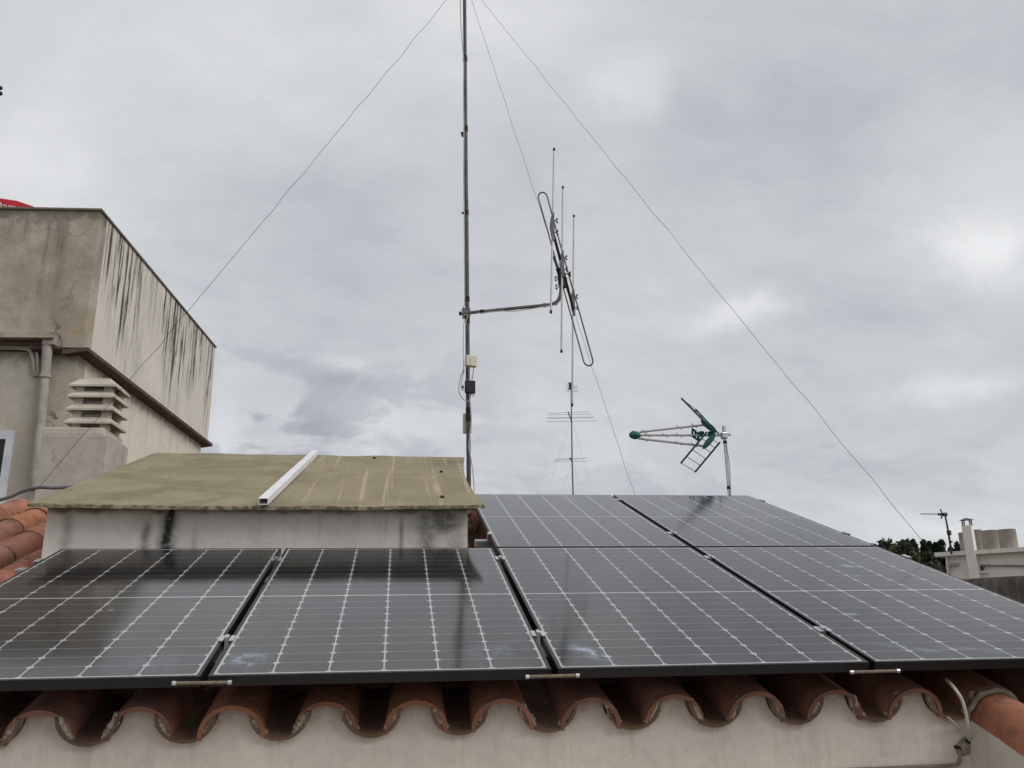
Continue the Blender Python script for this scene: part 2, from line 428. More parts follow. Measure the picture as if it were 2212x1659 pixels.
# far wooded hill, right of the frame
hd = (at(2050, 1250, 130) - CAM); hd.z = 0; hd.normalize(); hs = Vector((hd.y, -hd.x, 0))
hv, hf = [], []; NU, NV = 40, 16
def hill_h(a, r):
    return GZ - 1 + max(0.0, 1 - ((r - 190) / 110) ** 2) * (17.5 * math.exp(-((a - 12) / 75) ** 2)) + 1.2 * noise.noise(Vector((a * .04, r * .04, 0)))
for i in range(NU + 1):
    for j in range(NV + 1):
        a = -190 + 400 * i / NU; r = 85 + 210 * j / NV
        p = CAM + hd * r + hs * a; hv.append((p.x, p.y, hill_h(a, r)))
for i in range(NU):
    for j in range(NV): hf.append((i * (NV + 1) + j, (i + 1) * (NV + 1) + j, (i + 1) * (NV + 1) + j + 1, i * (NV + 1) + j + 1))
struct(MB().add(hv, hf, True), 'hill', M['hill'])
def leaf_cloud(mb, c, rx, rz, n, size, rng):
    c = Vector(c)
    for _ in range(n):
        q = Vector((rng.gauss(0, 1), rng.gauss(0, 1), rng.gauss(0, 1))).normalized() * (rng.random() ** .75)
        p = c + Vector((q.x * rx, q.y * rx, q.z * rz))
        nrm = Vector((rng.gauss(0, 1), rng.gauss(0, 1), rng.gauss(0, 1))).normalized(); t1 = nrm.orthogonal().normalized(); t2 = nrm.cross(t1)
        s_ = size * rng.uniform(.6, 1.3)
        mb.add([p - t1 * s_, p + t2 * s_ * .6, p + t1 * s_, p - t2 * s_ * .6], [(0, 1, 2, 3)])
rng = random.Random(3)
def tree(px, ytop, ybot, wpx, D, label, mt_, sub=5, bare=.35):
    top = at(px, ytop, D); base = at(px, ybot, D); H = top.z - base.z; rw = wpx / 2 * D / FPX
    root = empty('conifer_tree', base, label, 'tree', 'dark trees on the skyline')
    tb = MB(); tb.tube([base - Vector((0, 0, 3)), base + Vector((0, 0, H * .5)), top - Vector((0, 0, H * .12))], [.32, .22, .06], 6)
    limb = []
    cr = MB()
    for k in range(sub):
        a = rng.uniform(0, 6.28); h = base.z + H * (bare + (1 - bare) * (.12 + .8 * k / max(1, sub - 1)))
        rr = rw * rng.uniform(.1, .45) * (1.0 if k < sub - 1 else .3)
        c_ = Vector((base.x + math.cos(a) * rr, base.y + math.sin(a) * rr, h - H * .06))
        tb.tube([Vector((base.x, base.y, h - H * .15)), c_], [.12, .04], 5)
        leaf_cloud(cr, c_, rw * rng.uniform(.55, .8) * (1 if k < sub - 1 else .75), H * .13, 260, .32, rng)
    tb.build('trunk', M['bark'], root); cr.build('crown', mt_, root)
for i, (px, yt, yb, wp, lab) in enumerate((
        (1982, 1166, 1215, 16, 'leftmost of the tall dark trees, rounded crown on the skyline'),
        (2004, 1166, 1215, 17, 'dark ragged pine just behind the descending guy wire'),
        (2016, 1170, 1215, 12, 'narrow dark tree between the ragged pine and the far antenna'),
        (2028, 1173, 1215, 10, 'small thin dark tree left of the round-topped one by the antenna'),
        (2042, 1166, 1215, 22, 'broad dark round-topped tree beside the far antenna mast'),
        (2060, 1181, 1215, 16, 'low dark tree right behind the far antenna mast'),
        (2076, 1171, 1215, 16, 'dark tree partly hidden by the white chimney and tanks'))):
    tree(px, yt, yb + 20, wp, 150, lab, M['leaf'], sub=6)
wd = MB(); rng2 = random.Random(5)
for i in range(150):
    px = rng2.uniform(1850, 2290); D = rng2.uniform(128, 165)
    ytop = 1168 + (max(0, px - 1935) * .17 if px < 1990 else 18) + rng2.uniform(0, 55) + 2 * math.sin(px * .35)
    if px > 1965: ytop += 8
    c_ = at(px, ytop + 9, D)
    leaf_cloud(wd, c_, rng2.uniform(.7, 1.3), rng2.uniform(.7, 1.0), 110, .34, rng2)
    leaf_cloud(wd, c_ - Vector((0, 0, 1.8)), 1.7, 1.5, 90, .5, rng2)
    leaf_cloud(wd, c_ - Vector((0, 0, 4.3)), 2.0, 2.0, 70, .6, rng2)
tag(wd.build('woodland', M['leaf2']), 'dark green wood covering the far hillside', 'wood', kind='stuff')

# ------------------------------------------------------------------ main house: facade, roof, tiles
TA = 0.300984; CT, ST = math.cos(TA), math.sin(TA)
UPS = Vector((0, CT, ST)); NRM = Vector((0, -ST, CT))
PITCH = .2769; X0 = -.4877; YE = .110; ZE = -.0870
KMIN, KMAX = -10, 13; WINGK = 11        # columns from WINGK on run further down the slope
NC = 10; EXPO = .388
EAVE = Vector((0, YE, ZE))              # crest line of the eave tiles
def rp(x, s, n=0.0): return EAVE + Vector((x, 0, 0)) + UPS * s + NRM * n
house = empty('house', (0.8, .05, -8), 'house with a clay tile roof under the solar panels, its plastered front below', 'house')
CH, CW, CTH = .102, .099, .0135          # cover tile height, half width, thickness
DH, DW = .086, .095                     # channel tile depth, half width
CBOT = -.1183 * CT                      # outer bottom of the channel measured from the crest plane
def arc_tile(hw0, h0, hw1, h1, Ln, th, inv=False, n=12, name='tile'):
    """half-round tile, y=0 wide end (crest at z=0) -> y=Ln"""
    mb = MB(); vs = []
    for (y, hw, h) in ((0, hw0, h0), (Ln * .5, (hw0 + hw1) / 2, (h0 + h1) / 2), (Ln, hw1, h1)):
        for dt in (0, th):
            for k in range(n + 1):
                t = math.pi * k / n
                x = -math.cos(t) * (hw - dt); z = math.sin(t) ** .9 * (h - dt) - h
                vs.append((x, y, -z - h if inv else z))
    s = n + 1
    for r in range(2):
        o = r * 2 * s
        mb.f += []; 
    fs_o, fs_i, fs_e = [], [], []
    for r in range(2):
        o0 = r * 2 * s; o1 = (r + 1) * 2 * s
        for k in range(n):
            fs_o.append((o0 + k, o0 + k + 1, o1 + k + 1, o1 + k))
            fs_i.append((o0 + s + k, o1 + s + k, o1 + s + k + 1, o0 + s + k + 1))
        fs_e.append((o0, o1, o1 + s, o0 + s)); fs_e.append((o0 + n, o0 + s + n, o1 + s + n, o1 + n))
    for k in range(n):
        fs_e.append((k, s + k, s + k + 1, k + 1)); o = 4 * s
        fs_e.append((o + k, o + k + 1, o + s + k + 1, o + s + k))
    me_f = fs_o + fs_i + fs_e
    mb.v = [Vector(v) for v in vs]; mb.f = me_f; mb.sm = [True] * len(fs_o + fs_i) + [False] * len(fs_e)
    return mb
cover_mb = arc_tile(CW, CH, CW * .86, CH * .88, .45, CTH)
canal_mb = arc_tile(DW * .94, DH, DW * 1.03, DH * 1.02, .45, .010, inv=True)   # z from -h(bottom)... 0 rim
def fix_edges(me):
    me.update()
    try:
        bm = bmesh.new(); bm.from_mesh(me)
        for e in bm.edges:
            if len(e.link_faces) == 2 and e.calc_face_angle(0) > .9: e.smooth = False
        bm.to_mesh(me); bm.free()
    except Exception: pass
cover_me = cover_mb.mesh('cover_tile', M['tile']); fix_edges(cover_me)
up_me = arc_tile(CW, CH, CW * .84, CH * .80, .45, .020).mesh('cover_tile', M['tile']); up_me.materials.append(M['brownmortar']); fix_edges(up_me)
for p_ in up_me.polygons:
    if not p_.use_smooth and p_.center.y < .01: p_.material_index = 1
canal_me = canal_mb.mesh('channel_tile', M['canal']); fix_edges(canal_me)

# facade with a scalloped top that follows the tiles
YW = .160
def wall_top(x):
    k = round((x - X0) / PITCH); dxk = x - (X0 + k * PITCH)
    if abs(dxk) < .0425:
        t = dxk / (CW - CTH); hin = (CH - CTH) * math.sqrt(max(0, 1 - t * t)) - CH
        z = hin
    else:
        q = (PITCH / 2 - abs(dxk)) / DW
        z = CBOT + DH - DH * math.sqrt(max(0, 1 - min(1, q) ** 2)) - .002
    return EAVE.z + (YW - YE) * ST / CT + z / CT
XL, XR = X0 + (KMIN - .5) * PITCH, 2.475
mb = MB(); xs = []
k = KMIN - 1
x = XL
while x < XR: xs.append(x); x += .0055
xs.append(XR)
vs, fs = [], []
for x in xs: vs += [(x, YW, wall_top(x)), (x, YW, GZ), (x, YW + .2, wall_top(x)), (x, YW + .2, GZ)]
for i in range(len(xs) - 1):
    a, b_ = i * 4, i * 4 + 4
    fs += [(a, b_, b_ + 1, a + 1), (a + 2, a, b_, b_ + 2)]
mb.add(vs, fs)
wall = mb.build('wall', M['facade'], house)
wall['label'] = 'cream plastered front wall under the eave'
# the wing: the roof columns at the right run on down over a wall that comes forward
WX0, WX1 = 2.472, X0 + (KMAX + .5) * PITCH
SW = -1.15
mb = MB(); P0 = rp(0, .10, -.112); P1 = rp(0, SW + .08, -.112)
mb.prism([(WX0, P0.y, GZ), (WX0, P1.y, GZ), (WX0, P1.y, P1.z), (WX0, P0.y, P0.z)], (WX1 - WX0, 0, 0))
wing = mb.build('wing_wall', M['wing'], house)
# gable walls and rear
SR = 3.80                                # slope length to ridge
RY = rp(0, SR).y; RZ = rp(0, SR, -.1).z
for xg, nm in ((XL + .02, 'gable_wall'), (WX1 - .22, 'gable_wall')):
    a = rp(0, .25, -.14); c_ = rp(0, SR, -.14)
    MB().prism([(xg, a.y, GZ), (xg, a.y, a.z), (xg, c_.y, c_.z), (xg, c_.y + 3.2, c_.z - .95), (xg, c_.y + 3.2, GZ)], (.2, 0, 0)).build(nm, M['facade'], house)
# roof deck beneath the tiles (both slopes)
mb = MB(); a = rp(0, .05, -.125); c_ = rp(0, SR, -.125); bk = Vector((0, c_.y + 3.3, c_.z - 1.0))
mb.prism([(XL, a.y, a.z), (XL, c_.y, c_.z), (XL, bk.y, bk.z), (XL, bk.y, bk.z - .06), (XL, c_.y, c_.z - .06), (XL, a.y, a.z - .06)], (WX1 - XL, 0, 0))
roof = mb.build('roof', M['brownmortar'], house); roof['label'] = 'roof of clay cover and channel tiles'
rl = wloc(roof)
def put(me, name, pos, rot, parent=roof, lab=None):
    o = bpy.data.objects.new(name, me); COL.objects.link(o); o.parent = parent; o.location = pos - wloc(parent); o.rotation_euler = rot
    return o
tr = random.Random(11)
rest = MB(); rest_c = MB()
def canal_to(mbx, pos, rot):
    Rm = Matrix.Rotation(rot[2], 3, 'Z') @ Matrix.Rotation(rot[0], 3, 'X')
    mbx.add([Rm @ v + pos for v in canal_mb.v], canal_mb.f, True)
ndet = 0
for k in range(KMIN, KMAX + 1):
    n0 = -3 if k >= WINGK else 0
    for n in range(n0, NC):
        s = n * EXPO + tr.uniform(-.014, .014) * (.6 if n == 0 else 1)
        x = X0 + k * PITCH + tr.uniform(-.008, .008)
        if n < 0: dn = -.016 + .0
        else: dn = 0.0
        if n == 0 and k == KMAX + 99: continue
        # skip tiles wholly inside the stairwell box
        if -1.10 < x < .80 and 2.2 < s < 3.2: continue
        # tiles run: lower end sits on the tile below
        rot = (TA - R(.9) + tr.uniform(-.010, .010), tr.uniform(-.03, .03), tr.uniform(-.028, .028))
        put(cover_me if n < 2 else up_me, 'cover_tile', rp(x, s, tr.uniform(-.003, .002) + dn), rot); ndet += 1
    for n in range(n0, NC):
        s = n * EXPO - .0 + tr.uniform(-.01, .01) * (0 if n == 0 else 1)
        x = X0 + (k + .5) * PITCH + tr.uniform(-.004, .004)
        if k == KMAX: continue
        pos = rp(x, s, CBOT + DH + .001); rot = (TA - R(1.0), 0, tr.uniform(-.012, .012))
        vis = n == 0 or (x < -1.2 and s > 1.1 and x > -2.6) or (.85 < x < 1.2 and 1.7 < s < 3)
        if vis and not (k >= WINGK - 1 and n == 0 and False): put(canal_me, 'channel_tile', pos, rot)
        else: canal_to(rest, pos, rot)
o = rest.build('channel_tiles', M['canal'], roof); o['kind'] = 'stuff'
# mortar bedding lumps beside the channels at the eave
mo = MB()
for k in range(KMIN, KMAX):
    for sg in (-1, 1):
        xx = X0 + (k + .5) * PITCH + sg * .050
        if xx > 2.475: continue
        for dx_, dz_, r_ in ((.046, -.091, .011), (.055, -.082, .0135), (.063, -.070, .0150), (.070, -.058, .0155), (.076, -.046, .0150), (.081, -.034, .012)):
            p = rp(X0 + (k + .5) * PITCH + sg * (dx_ + tr.uniform(-.002, .002)), .015 + tr.uniform(0, .006), dz_ + tr.uniform(-.002, .002))
            mo.ell(p, (Vector((r_ * tr.uniform(.85, 1.15), 0, 0)), Vector((0, .016, 0)), Vector((0, 0, r_ * tr.uniform(.9, 1.2)))), 9, 6, .5)
mo.build('mortar', M['mortar'], roof)['kind'] = 'stuff'
# mortar collar on the run-on column
cpts = []
for i in range(13):
    t = math.pi * i / 12
    cpts.append(rp(X0 + WINGK * PITCH - math.cos(t) * (CW - .002) , -.012 + .006 * math.sin(i * 2.1), -CH - .004 + math.sin(t) * (CH - .006)))
M['collar'] = mat('collar_mortar', (.26, .225, .175), .95, c2=(.16, .125, .09), sc=20, bmp=.8)
MB().tube(cpts, [.010 + .005 * noise.noise(Vector((i * .9, 0, 0))) for i in range(13)], 7).build('mortar_collar', M['collar'], roof)
# ridge
rx = -2.13; i = 0
ridge_me = arc_tile(.105, .095, .092, .085, .44, .014, n=12).mesh('ridge_tile', M['ridge']); fix_edges(ridge_me)
while rx < WX1 - .1:
    if not (-.75 < rx < .55):
        put(ridge_me, 'ridge_tile', Vector((rx, RY + .02, RZ + .085 + tr.uniform(-.004, .004))), (0, R(-1.0), -math.pi / 2 + tr.uniform(-.02, .02)) if False else (R(1.2), 0, -math.pi / 2 + tr.uniform(-.02, .02)))
    rx += .385
mb = MB().box((.55, RY, RZ - .03), (WX1 - rx * 0 + 2.0, .14, .07)); 
MB().box(((WX1 - 2.1) / 2, RY, RZ - .035), (WX1 + 2.1, .15, .09)).build('ridge_bedding', M['brownmortar'], roof)

# ------------------------------------------------------------------ solar panels
FWD, FHT, FTH = 1.018, 1.735, .031
UPITCH, VPITCH = 1.0401, 1.7791
LIP, INS = .0115, .012
NCX, NCY = 6, 20
def chamfer_cell(wd_, ht, ch):
    x, y = wd_ / 2, ht / 2
    return [(-x + ch, -y, 0), (x - ch, -y, 0), (x, -y + ch, 0), (x, y - ch, 0), (x - ch, y, 0), (-x + ch, y, 0), (-x, y - ch, 0), (-x, -y + ch, 0)]
CLW = (FWD - 2 * INS - 2 * .0075 - 5 * .0056) / 6
CLH = (FHT - 2 * INS - 2 * .011 - 0.012 - 18 * .0030) / 20
cell_me = MB().prism(chamfer_cell(CLW, CLH, .0095), (0, 0, .0004)).mesh('cell', M['cell'])
fm = MB(); o_, i_ = 0, LIP
def frame_mesh():
    mb = MB()
    # hollow frame: four mitred bars
    out = [(0, 0), (FWD, 0), (FWD, FHT), (0, FHT)]; inn = [(LIP, LIP), (FWD - LIP, LIP), (FWD - LIP, FHT - LIP), (LIP, FHT - LIP)]
    for j in range(4):
        a, b_ = out[j], out[(j + 1) % 4]; c_, d = inn[(j + 1) % 4], inn[j]
        poly = [(a[0], a[1], -FTH), (b_[0], b_[1], -FTH), (c_[0], c_[1], -FTH), (d[0], d[1], -FTH)]
        mb.prism(poly, (0, 0, FTH))
    bm = bmesh.new()
    me = mb.mesh('frame', M['frame']); bm.from_mesh(me)
    bmesh.ops.remove_doubles(bm, verts=bm.verts[:], dist=1e-5)
    # drop the inner mitre faces
    dd = [f for f in bm.faces if len([1 for e in f.edges if len(e.link_faces) > 2]) >= 2 and abs(f.normal.z) < .1 and min(abs(f.normal.x), abs(f.normal.y)) > .3]
    bmesh.ops.delete(bm, geom=dd, context='FACES')
    bm.to_mesh(me); bm.free(); return me
frame_me = frame_mesh()
blocker_me = MB().box((FWD / 2, FHT / 2, -.0082), (FWD - 2 * LIP + .002, FHT - 2 * LIP + .002, .004)).mesh('bounce_blocker', M['black'])  # black sheet added under each panel to stop light bouncing onto the tiles
back_me = MB().box((FWD / 2, FHT / 2, -.0034), (FWD - 2 * LIP + .002, FHT - 2 * LIP + .002, .004)).mesh('backsheet', M['backsheet'])
SPOTS = {1: [(.085, .15, .05, .045, .3, .55), (.10, .10, .012, .05, .2, .35), (.86, .19, .09, .07, .5, .18)],
         2: [(.125, .150, .028, .085, .55, .75), (.02, .55, .02, .04, 0, .2)],
         3: [(.20, .52, .02, .012, .2, 1.2), (.62, 1.30, .035, .018, -.5, 1.2), (.20, .13, .09, .022, -.5, .3), (.42, .1, .1, .02, -.3, .3), (.55, 1.12, .02, .015, 0, .5)],
         0: [(.55, .70, .01, .01, 0, .5), (.85, .12, .12, .07, .3, .12)], 4: [(.6, .8, .06, .03, .4, .08)], 5: [(.25, 1.2, .05, .3, -.4, .10)]}
PLAB = ['leftmost solar panel in the lower row, mirroring the dark building',
        'solar panel below the flat-roofed stairwell box, reflecting its wall and the mast',
        'solar panel in the lower row with a slanted pale smear near its bottom edge',
        'rightmost solar panel in the lower row, spotted with white droppings',
        'upper solar panel beside the stairwell box',
        'upper right solar panel below the green television antenna']
panels = []
for i in range(6):
    col_, row = (i, 0) if i < 4 else (i - 2, 1)
    u0 = (col_ - 1) * UPITCH + .0101; v0 = .010 + row * 1.7555
    root = empty('solar_panel', UPS * v0 + Vector((u0, 0, 0)), PLAB[i], 'solar panel', 'solar panels on the roof')
    root.rotation_euler = (TA, 0, 0)
    def child(me, nm, par, loc=(0, 0, 0)):
        o = bpy.data.objects.new(nm, me); COL.objects.link(o); o.parent = par; o.location = loc; return o
    child(frame_me, 'frame', root)
    bs = child(back_me, 'backsheet', root); child(blocker_me, 'bounce_blocker', root)
    for cx in range(NCX):
        for cy in range(NCY):
            px = INS + .0075 + CLW / 2 + cx * (CLW + .0056)
            py = INS + .011 + CLH / 2 + cy * (CLH + .0030) + (.0090 if cy >= 10 else 0)
            child(cell_me, 'cell', bs, (px, py, -.00135))
    gp = MB().add([(LIP, LIP, -.0005), (FWD - LIP, LIP, -.0005), (FWD - LIP, FHT - LIP, -.0005), (LIP, FHT - LIP, -.0005)], [(0, 1, 2, 3)]).build('glass_pane', pane_mat('panel_glass', SPOTS.get(i)), root, local=True)
    panels.append(root)
# mounting rails with clamps
RAILN = ['lower aluminium mounting rail under the front row of panels', 'upper aluminium mounting rail under the front row of panels',
         'lower mounting rail of the back row, its end showing by the stairwell box', 'upper mounting rail under the back row of panels']
for i, (s, x0, x1) in enumerate(((.344, -1.16, 3.14), (1.495, -1.13, 3.14), (2.095, .97, 3.14), (3.27, .99, 3.14))):
    def pp(x, s_, n_): return Vector((x, 0, 0)) + UPS * s_ + NRM * n_
    r0 = pp((x0 + x1) / 2, s, -FTH - .022)
    root = empty('mounting_rail', r0, RAILN[i], 'rail', 'panel mounting rails')
    Rm = Matrix.Rotation(TA, 3, 'X')
    MB().box(r0, (x1 - x0, .04, .04), Rm, .003).build('rail_bar', M['rail'], root)
    joints = [UPITCH * j for j in (range(0, 3) if i < 2 else (2,))]
    for xj in joints:
        c_ = MB()
        for sg in (-1, 1): c_.box(pp(xj + sg * .0165, s, .0035), (.016, .052, .006), Rm, .0015)
        c_.box(pp(xj, s, -.012), (.012, .03, .05), Rm)
        c_.tube([pp(xj, s, -.006), pp(xj, s, .006)], .005, 6)
        c_.build('clamp', M['alu'], root)
    ends = [3.125, -1.045] if i < 2 else [3.125, 1.044]
    for xe in ends:
        sg = -1 if xe > 3 else 1
        c_ = MB().box(pp(xe + sg * .008, s, .0035), (.022, .055, .006), Rm, .0015).box(pp(xe - sg * .003, s, -.02), (.005, .045, .045), Rm)
        c_.build('clamp', M['alu'], root)
    for xh in [x0 + .25 + .9 * j for j in range(int((x1 - x0) / .9) + 1)]:
        if xh > x1: continue
        MB().box(pp(xh, s + .0, -FTH - .058), (.03, .03, .05), Rm).build('roof_hook', M['rail'], root)
# short rods under the panel gaps at the eave
for (xa, ya, xb, yb, lab) in ((376, 1476, 497, 1474, 'rusty tan rod with pale ends at the leftmost panel joint'),
                              (1139, 1462, 1248, 1459, 'rusty tan rod with pale ends under the middle panel joint'),
                              (1839, 1452, 1940, 1449, 'rusty tan rod with pale ends at the right panel joint')):
    a, b_ = atY(xa, ya, -.012), atY(xb, yb, -.012)
    root = empty('retaining_rod', (a + b_) / 2, lab, 'rod', 'rods along the panel edge')
    d = (b_ - a).normalized()
    MB().tube([a, b_], .0048, 8).build('rod', M['rust'], root)
    for e, sg in ((a, -1), (b_, 1)):
        MB().tube([e - d * sg * .006, e + d * sg * .005], .0062, 8).build('end_cap', M['alu'], root)
    MB().tube([(a + b_) / 2, (a + b_) / 2 + Vector((0, .03, -.006))], .003, 6).build('pin', M['galv'], root)

# ------------------------------------------------------------------ stairwell box with slab roof
sx0, sx1, sy0, sy1 = -1.175, .915, 1.82, 3.42
SA = math.atan2(.606, 1.8)
def sl(y): return .737 + (y - 1.7) * math.tan(SA)
box = empty('stairwell_box', (-.13, 2.5, .4), 'low white plastered roof box with a lichen-covered slab on top', 'roof box')
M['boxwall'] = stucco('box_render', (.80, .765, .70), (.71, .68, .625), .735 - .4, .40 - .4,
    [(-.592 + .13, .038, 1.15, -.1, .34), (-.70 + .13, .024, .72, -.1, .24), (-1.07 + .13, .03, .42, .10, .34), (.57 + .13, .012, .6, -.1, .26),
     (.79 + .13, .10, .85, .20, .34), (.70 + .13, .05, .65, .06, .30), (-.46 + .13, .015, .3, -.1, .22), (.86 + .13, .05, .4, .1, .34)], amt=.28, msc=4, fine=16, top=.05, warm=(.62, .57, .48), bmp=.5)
mb = MB()
def bz(y): return y * ST / CT - .20
mb.prism([(sx0, sy0, bz(sy0)), (sx0, sy1, bz(sy1)), (sx0, sy1, sl(sy1) - .045), (sx0, sy0, sl(sy0) - .045)], (sx1 - sx0, 0, 0))
mb.build('wall', M['boxwall'], box)
# slab: slightly warped sheet
NX, NY = 48, 20; vs, fs = [], []
BL, BR = Vector((-1.225, 1.7, .737)), Vector((.994, 1.7, .735)); TL, TR_ = Vector((-1.115, 3.5, 1.343)), Vector((1.026, 3.5, 1.333))
sref = BL.copy()
def slabpt(u, v):
    p = BL.lerp(BR, u).lerp(TL.lerp(TR_, u), v)
    p.x += -.045 * math.sin(math.pi * v) * max(0, (u - .9) / .1) - .03 * v * max(0, (.06 - u) / .06)
    p.z += -.012 * math.sin(math.pi * u * 1.0) * (1 - v) + .006 * noise.noise(Vector((u * 9, v * 5, 1))) + (.0025 * noise.noise(Vector((u * 90, 0, 4))) if v == 0 else 0)
    if v == 0: p.y += .004 * noise.noise(Vector((u * 70, 3, 0)))
    return p
for dz_ in (0, -.015):
    for i in range(NX + 1):
        for j in range(NY + 1): vs.append(slabpt(i / NX, j / NY) + Vector((0, 0, dz_)))
o2 = (NX + 1) * (NY + 1); idx = lambda i, j: i * (NY + 1) + j
for i in range(NX):
    for j in range(NY):
        fs.append((idx(i, j), idx(i + 1, j), idx(i + 1, j + 1), idx(i, j + 1))); fs.append((o2 + idx(i, j), o2 + idx(i, j + 1), o2 + idx(i + 1, j + 1), o2 + idx(i + 1, j)))
for i in range(NX):
    fs.append((idx(i, 0), o2 + idx(i, 0), o2 + idx(i + 1, 0), idx(i + 1, 0))); fs.append((idx(i, NY), idx(i + 1, NY), o2 + idx(i + 1, NY), o2 + idx(i, NY)))
for j in range(NY):
    fs.append((idx(0, j), idx(0, j + 1), o2 + idx(0, j + 1), o2 + idx(0, j))); fs.append((idx(NX, j), o2 + idx(NX, j), o2 + idx(NX, j + 1), idx(NX, j + 1)))
slab = bpy.data.objects.new('roof_slab', MB().add(vs, fs).mesh('roof_slab', M['slab'], sref + Vector((1.225, 0, 0)))); COL.objects.link(slab); slab.parent = box; slab.location = sref + Vector((1.225, 0, 0)) - box.location
slab['label'] = 'greenish lichen-stained roof slab'
for (px, py) in ((1474, 1033), (1490 - 0, 1078)):
    pass
for (u, v) in ((.915, .60), (.905, .12), (.70, .92)):
    p = slabpt(u, v); MB().ell(p + Vector((0, 0, .004)), (Vector((.012, 0, 0)), Vector((0, .012, 0)), Vector((0, 0, .01))), 8, 5).build('bolt', M['black'], slab, local=False) if False else None
    bo = MB().ell(Vector((0, 0, 0)), (Vector((.012, 0, 0)), Vector((0, .012, 0)), Vector((0, 0, .01))), 8, 5).mesh('bolt', M['black'])
    ob = bpy.data.objects.new('bolt', bo); COL.objects.link(ob); ob.parent = slab; ob.location = p + Vector((0, 0, .004)) - wloc(slab)
# aluminium box section on the slab
a = slabpt(.5005, 0) + Vector((0, -.025, .023)); b_ = slabpt(.4985, 1) + Vector((0, .05, .026))
d = (b_ - a); ln = d.length; d.normalize(); sd = d.cross(Vector((0, 0, 1))).normalized(); un = sd.cross(d)
mb = MB(); w2, h2, th = .024, .015, .003
for (ox, oz, sx, sz) in ((0, h2, w2, th / 2), (0, -h2, w2, th / 2), (w2 - th / 2, 0, th / 2, h2), (-w2 + th / 2, 0, th / 2, h2)):
    q = [a + sd * (ox + e) + un * (oz + f) for e, f in ((-sx, -sz), (sx, -sz), (sx, sz), (-sx, sz))]
    mb.prism(q, d * ln)
M['whitealu'] = mat('white_aluminium', (.82, .82, .83), .35, 0, c2=(.74, .74, .75))
tag(mb.build('aluminium_profile', M['whitealu']), 'white aluminium box profile lying up the lichen-covered slab', 'metal profile')

# ------------------------------------------------------------------ antenna mast
mD = 6.52
mb0 = at(1013, 1030, mD); mt0 = at(1003, -70, mD); mbase = at(1013.4, 1062, mD); mj = at(1007.2, 430, mD)
mast = empty('antenna_mast', mbase, 'tall grey steel mast behind the slab-roofed box, carrying the rod antenna', 'mast')
def mpt(y):
    t = (y - 430) / (1030 - 430)
    return mj.lerp(mb0, t) if y >= 430 else mj.lerp(mt0, (430 - y) / 500)
MB().tube([mbase - Vector((0, 0, .25)), mj], .0172, 12).build('pole', M['galv2'], mast)
MB().tube([mj - Vector((0, 0, .0)), mt0], .0155, 12).build('pole', M['galv2'], mast)
for y, h in ((137, .05), (287, .05), (462, .04), (659, .04), (705, .055), (798, .045), (897, .05), (912, .05)):
    p = mpt(y); MB().tube([p - Vector((0, 0, h / 2)), p + Vector((0, 0, h / 2))], .0205, 10).build('tape_band', M['black'], mast)
for y, sg in ((300, -1), (464, -1), (799, 1)):
    p = mpt(y) + Vector((sg * .028, -.008, 0)); MB().box(p, (.022, .006, .045 if y == 300 else .018), Matrix.Rotation(.3 * sg, 3, 'Y')).build('tape_end', M['black'], mast)
CMX = Vector((.0, -.0, 0))
# cables on the mast
def mc(y, px): return at(1007 + px + (y - 430) * .006, y, mD - .03)
cab = spline([mc(-60, -9.5), mc(40, -9.5), mc(110, -5), mc(137, -3.5), mc(200, -4.5), mc(287, -4), mc(380, -5), mc(462, -4.5), mc(560, -4.5), mc(659, -4.5)], 6)
MB().tube(cab, .0042, 6).build('cable', M['whitecable'], mast)
cab = spline([mc(659, -5), mc(672, -11), mc(690, -6), mc(705, -7), mc(740, -8), mc(770, -8), mc(798, -8), mc(815, -15), mc(845, -18), mc(863, -8), mc(866, 4), mc(850, 8)], 6)
MB().tube(cab, .0035, 6).build('cable', M['whitecable'], mast)
cab = spline([mc(793, 2), mc(815, 5), mc(838, -2), mc(842, -11), mc(825, -13), mc(808, -9), mc(798, -6)], 6)
MB().tube(cab, .0035, 6).build('cable', M['whitecable'], mast)
cab = spline([mc(848, 4), mc(870, 6), mc(897, 8), mc(915, 8), mc(940, 5), mc(965, 3), mc(990, 7), mc(1020, 11), mc(1060, 14)], 6)
MB().tube(cab, .0045, 6).build('cable', M['whitecable'], mast)
cab = spline([mc(848, 8), mc(856, 13), mc(850, 16)], 6); MB().tube(cab, .003, 6).build('cable', M['whitecable'], mast)
# boxes
def facing_box(x0, y0, x1, y1, D, depth, bev=.006, yaw=.35):
    c_ = at((x0 + x1) / 2, (y0 + y1) / 2, D); sx = abs(x1 - x0) * D / FPX; sz = abs(y1 - y0) * D / FPX * 1.02
    return MB().box(c_, (sx, depth, sz), Matrix.Rotation(yaw, 3, 'Z'), bev)
b1 = facing_box(1004, 768, 1030, 793, mD - .06, .045); jb = b1.build('junction_box', M['cream'], mast); jb['label'] = 'cream plastic amplifier box'
for yy in (777, 782, 787):
    a = at(1016, yy - 1, mD - .0885); MB().box(a, (.016, .003, .003), Matrix.Rotation(.35, 3, 'Z')).build('vent_mark', M['pale'], jb)
fb = facing_box(1004, 822, 1026.5, 850, mD - .05, .035, .004, .25).build('junction_box', M['black'], mast); fb['label'] = 'black plastic splitter box'
for (xx, yy) in ((1025, 826), (1025, 846), (1000, 836)):
    MB().box(at(xx, yy, mD - .05), (.012, .02, .02)).build('lug', M['black'], fb)
MB().tube([at(1023.5, 794, mD - .05), at(1019.5, 822, mD - .05)], .003, 6).build('link_rod', M['galv'], mast)
pb = facing_box(999.5, 893, 1019, 937, mD + .04, .03, .006, 0).build('junction_box', M['cream'], mast); pb['label'] = 'cream box strapped behind the pole'

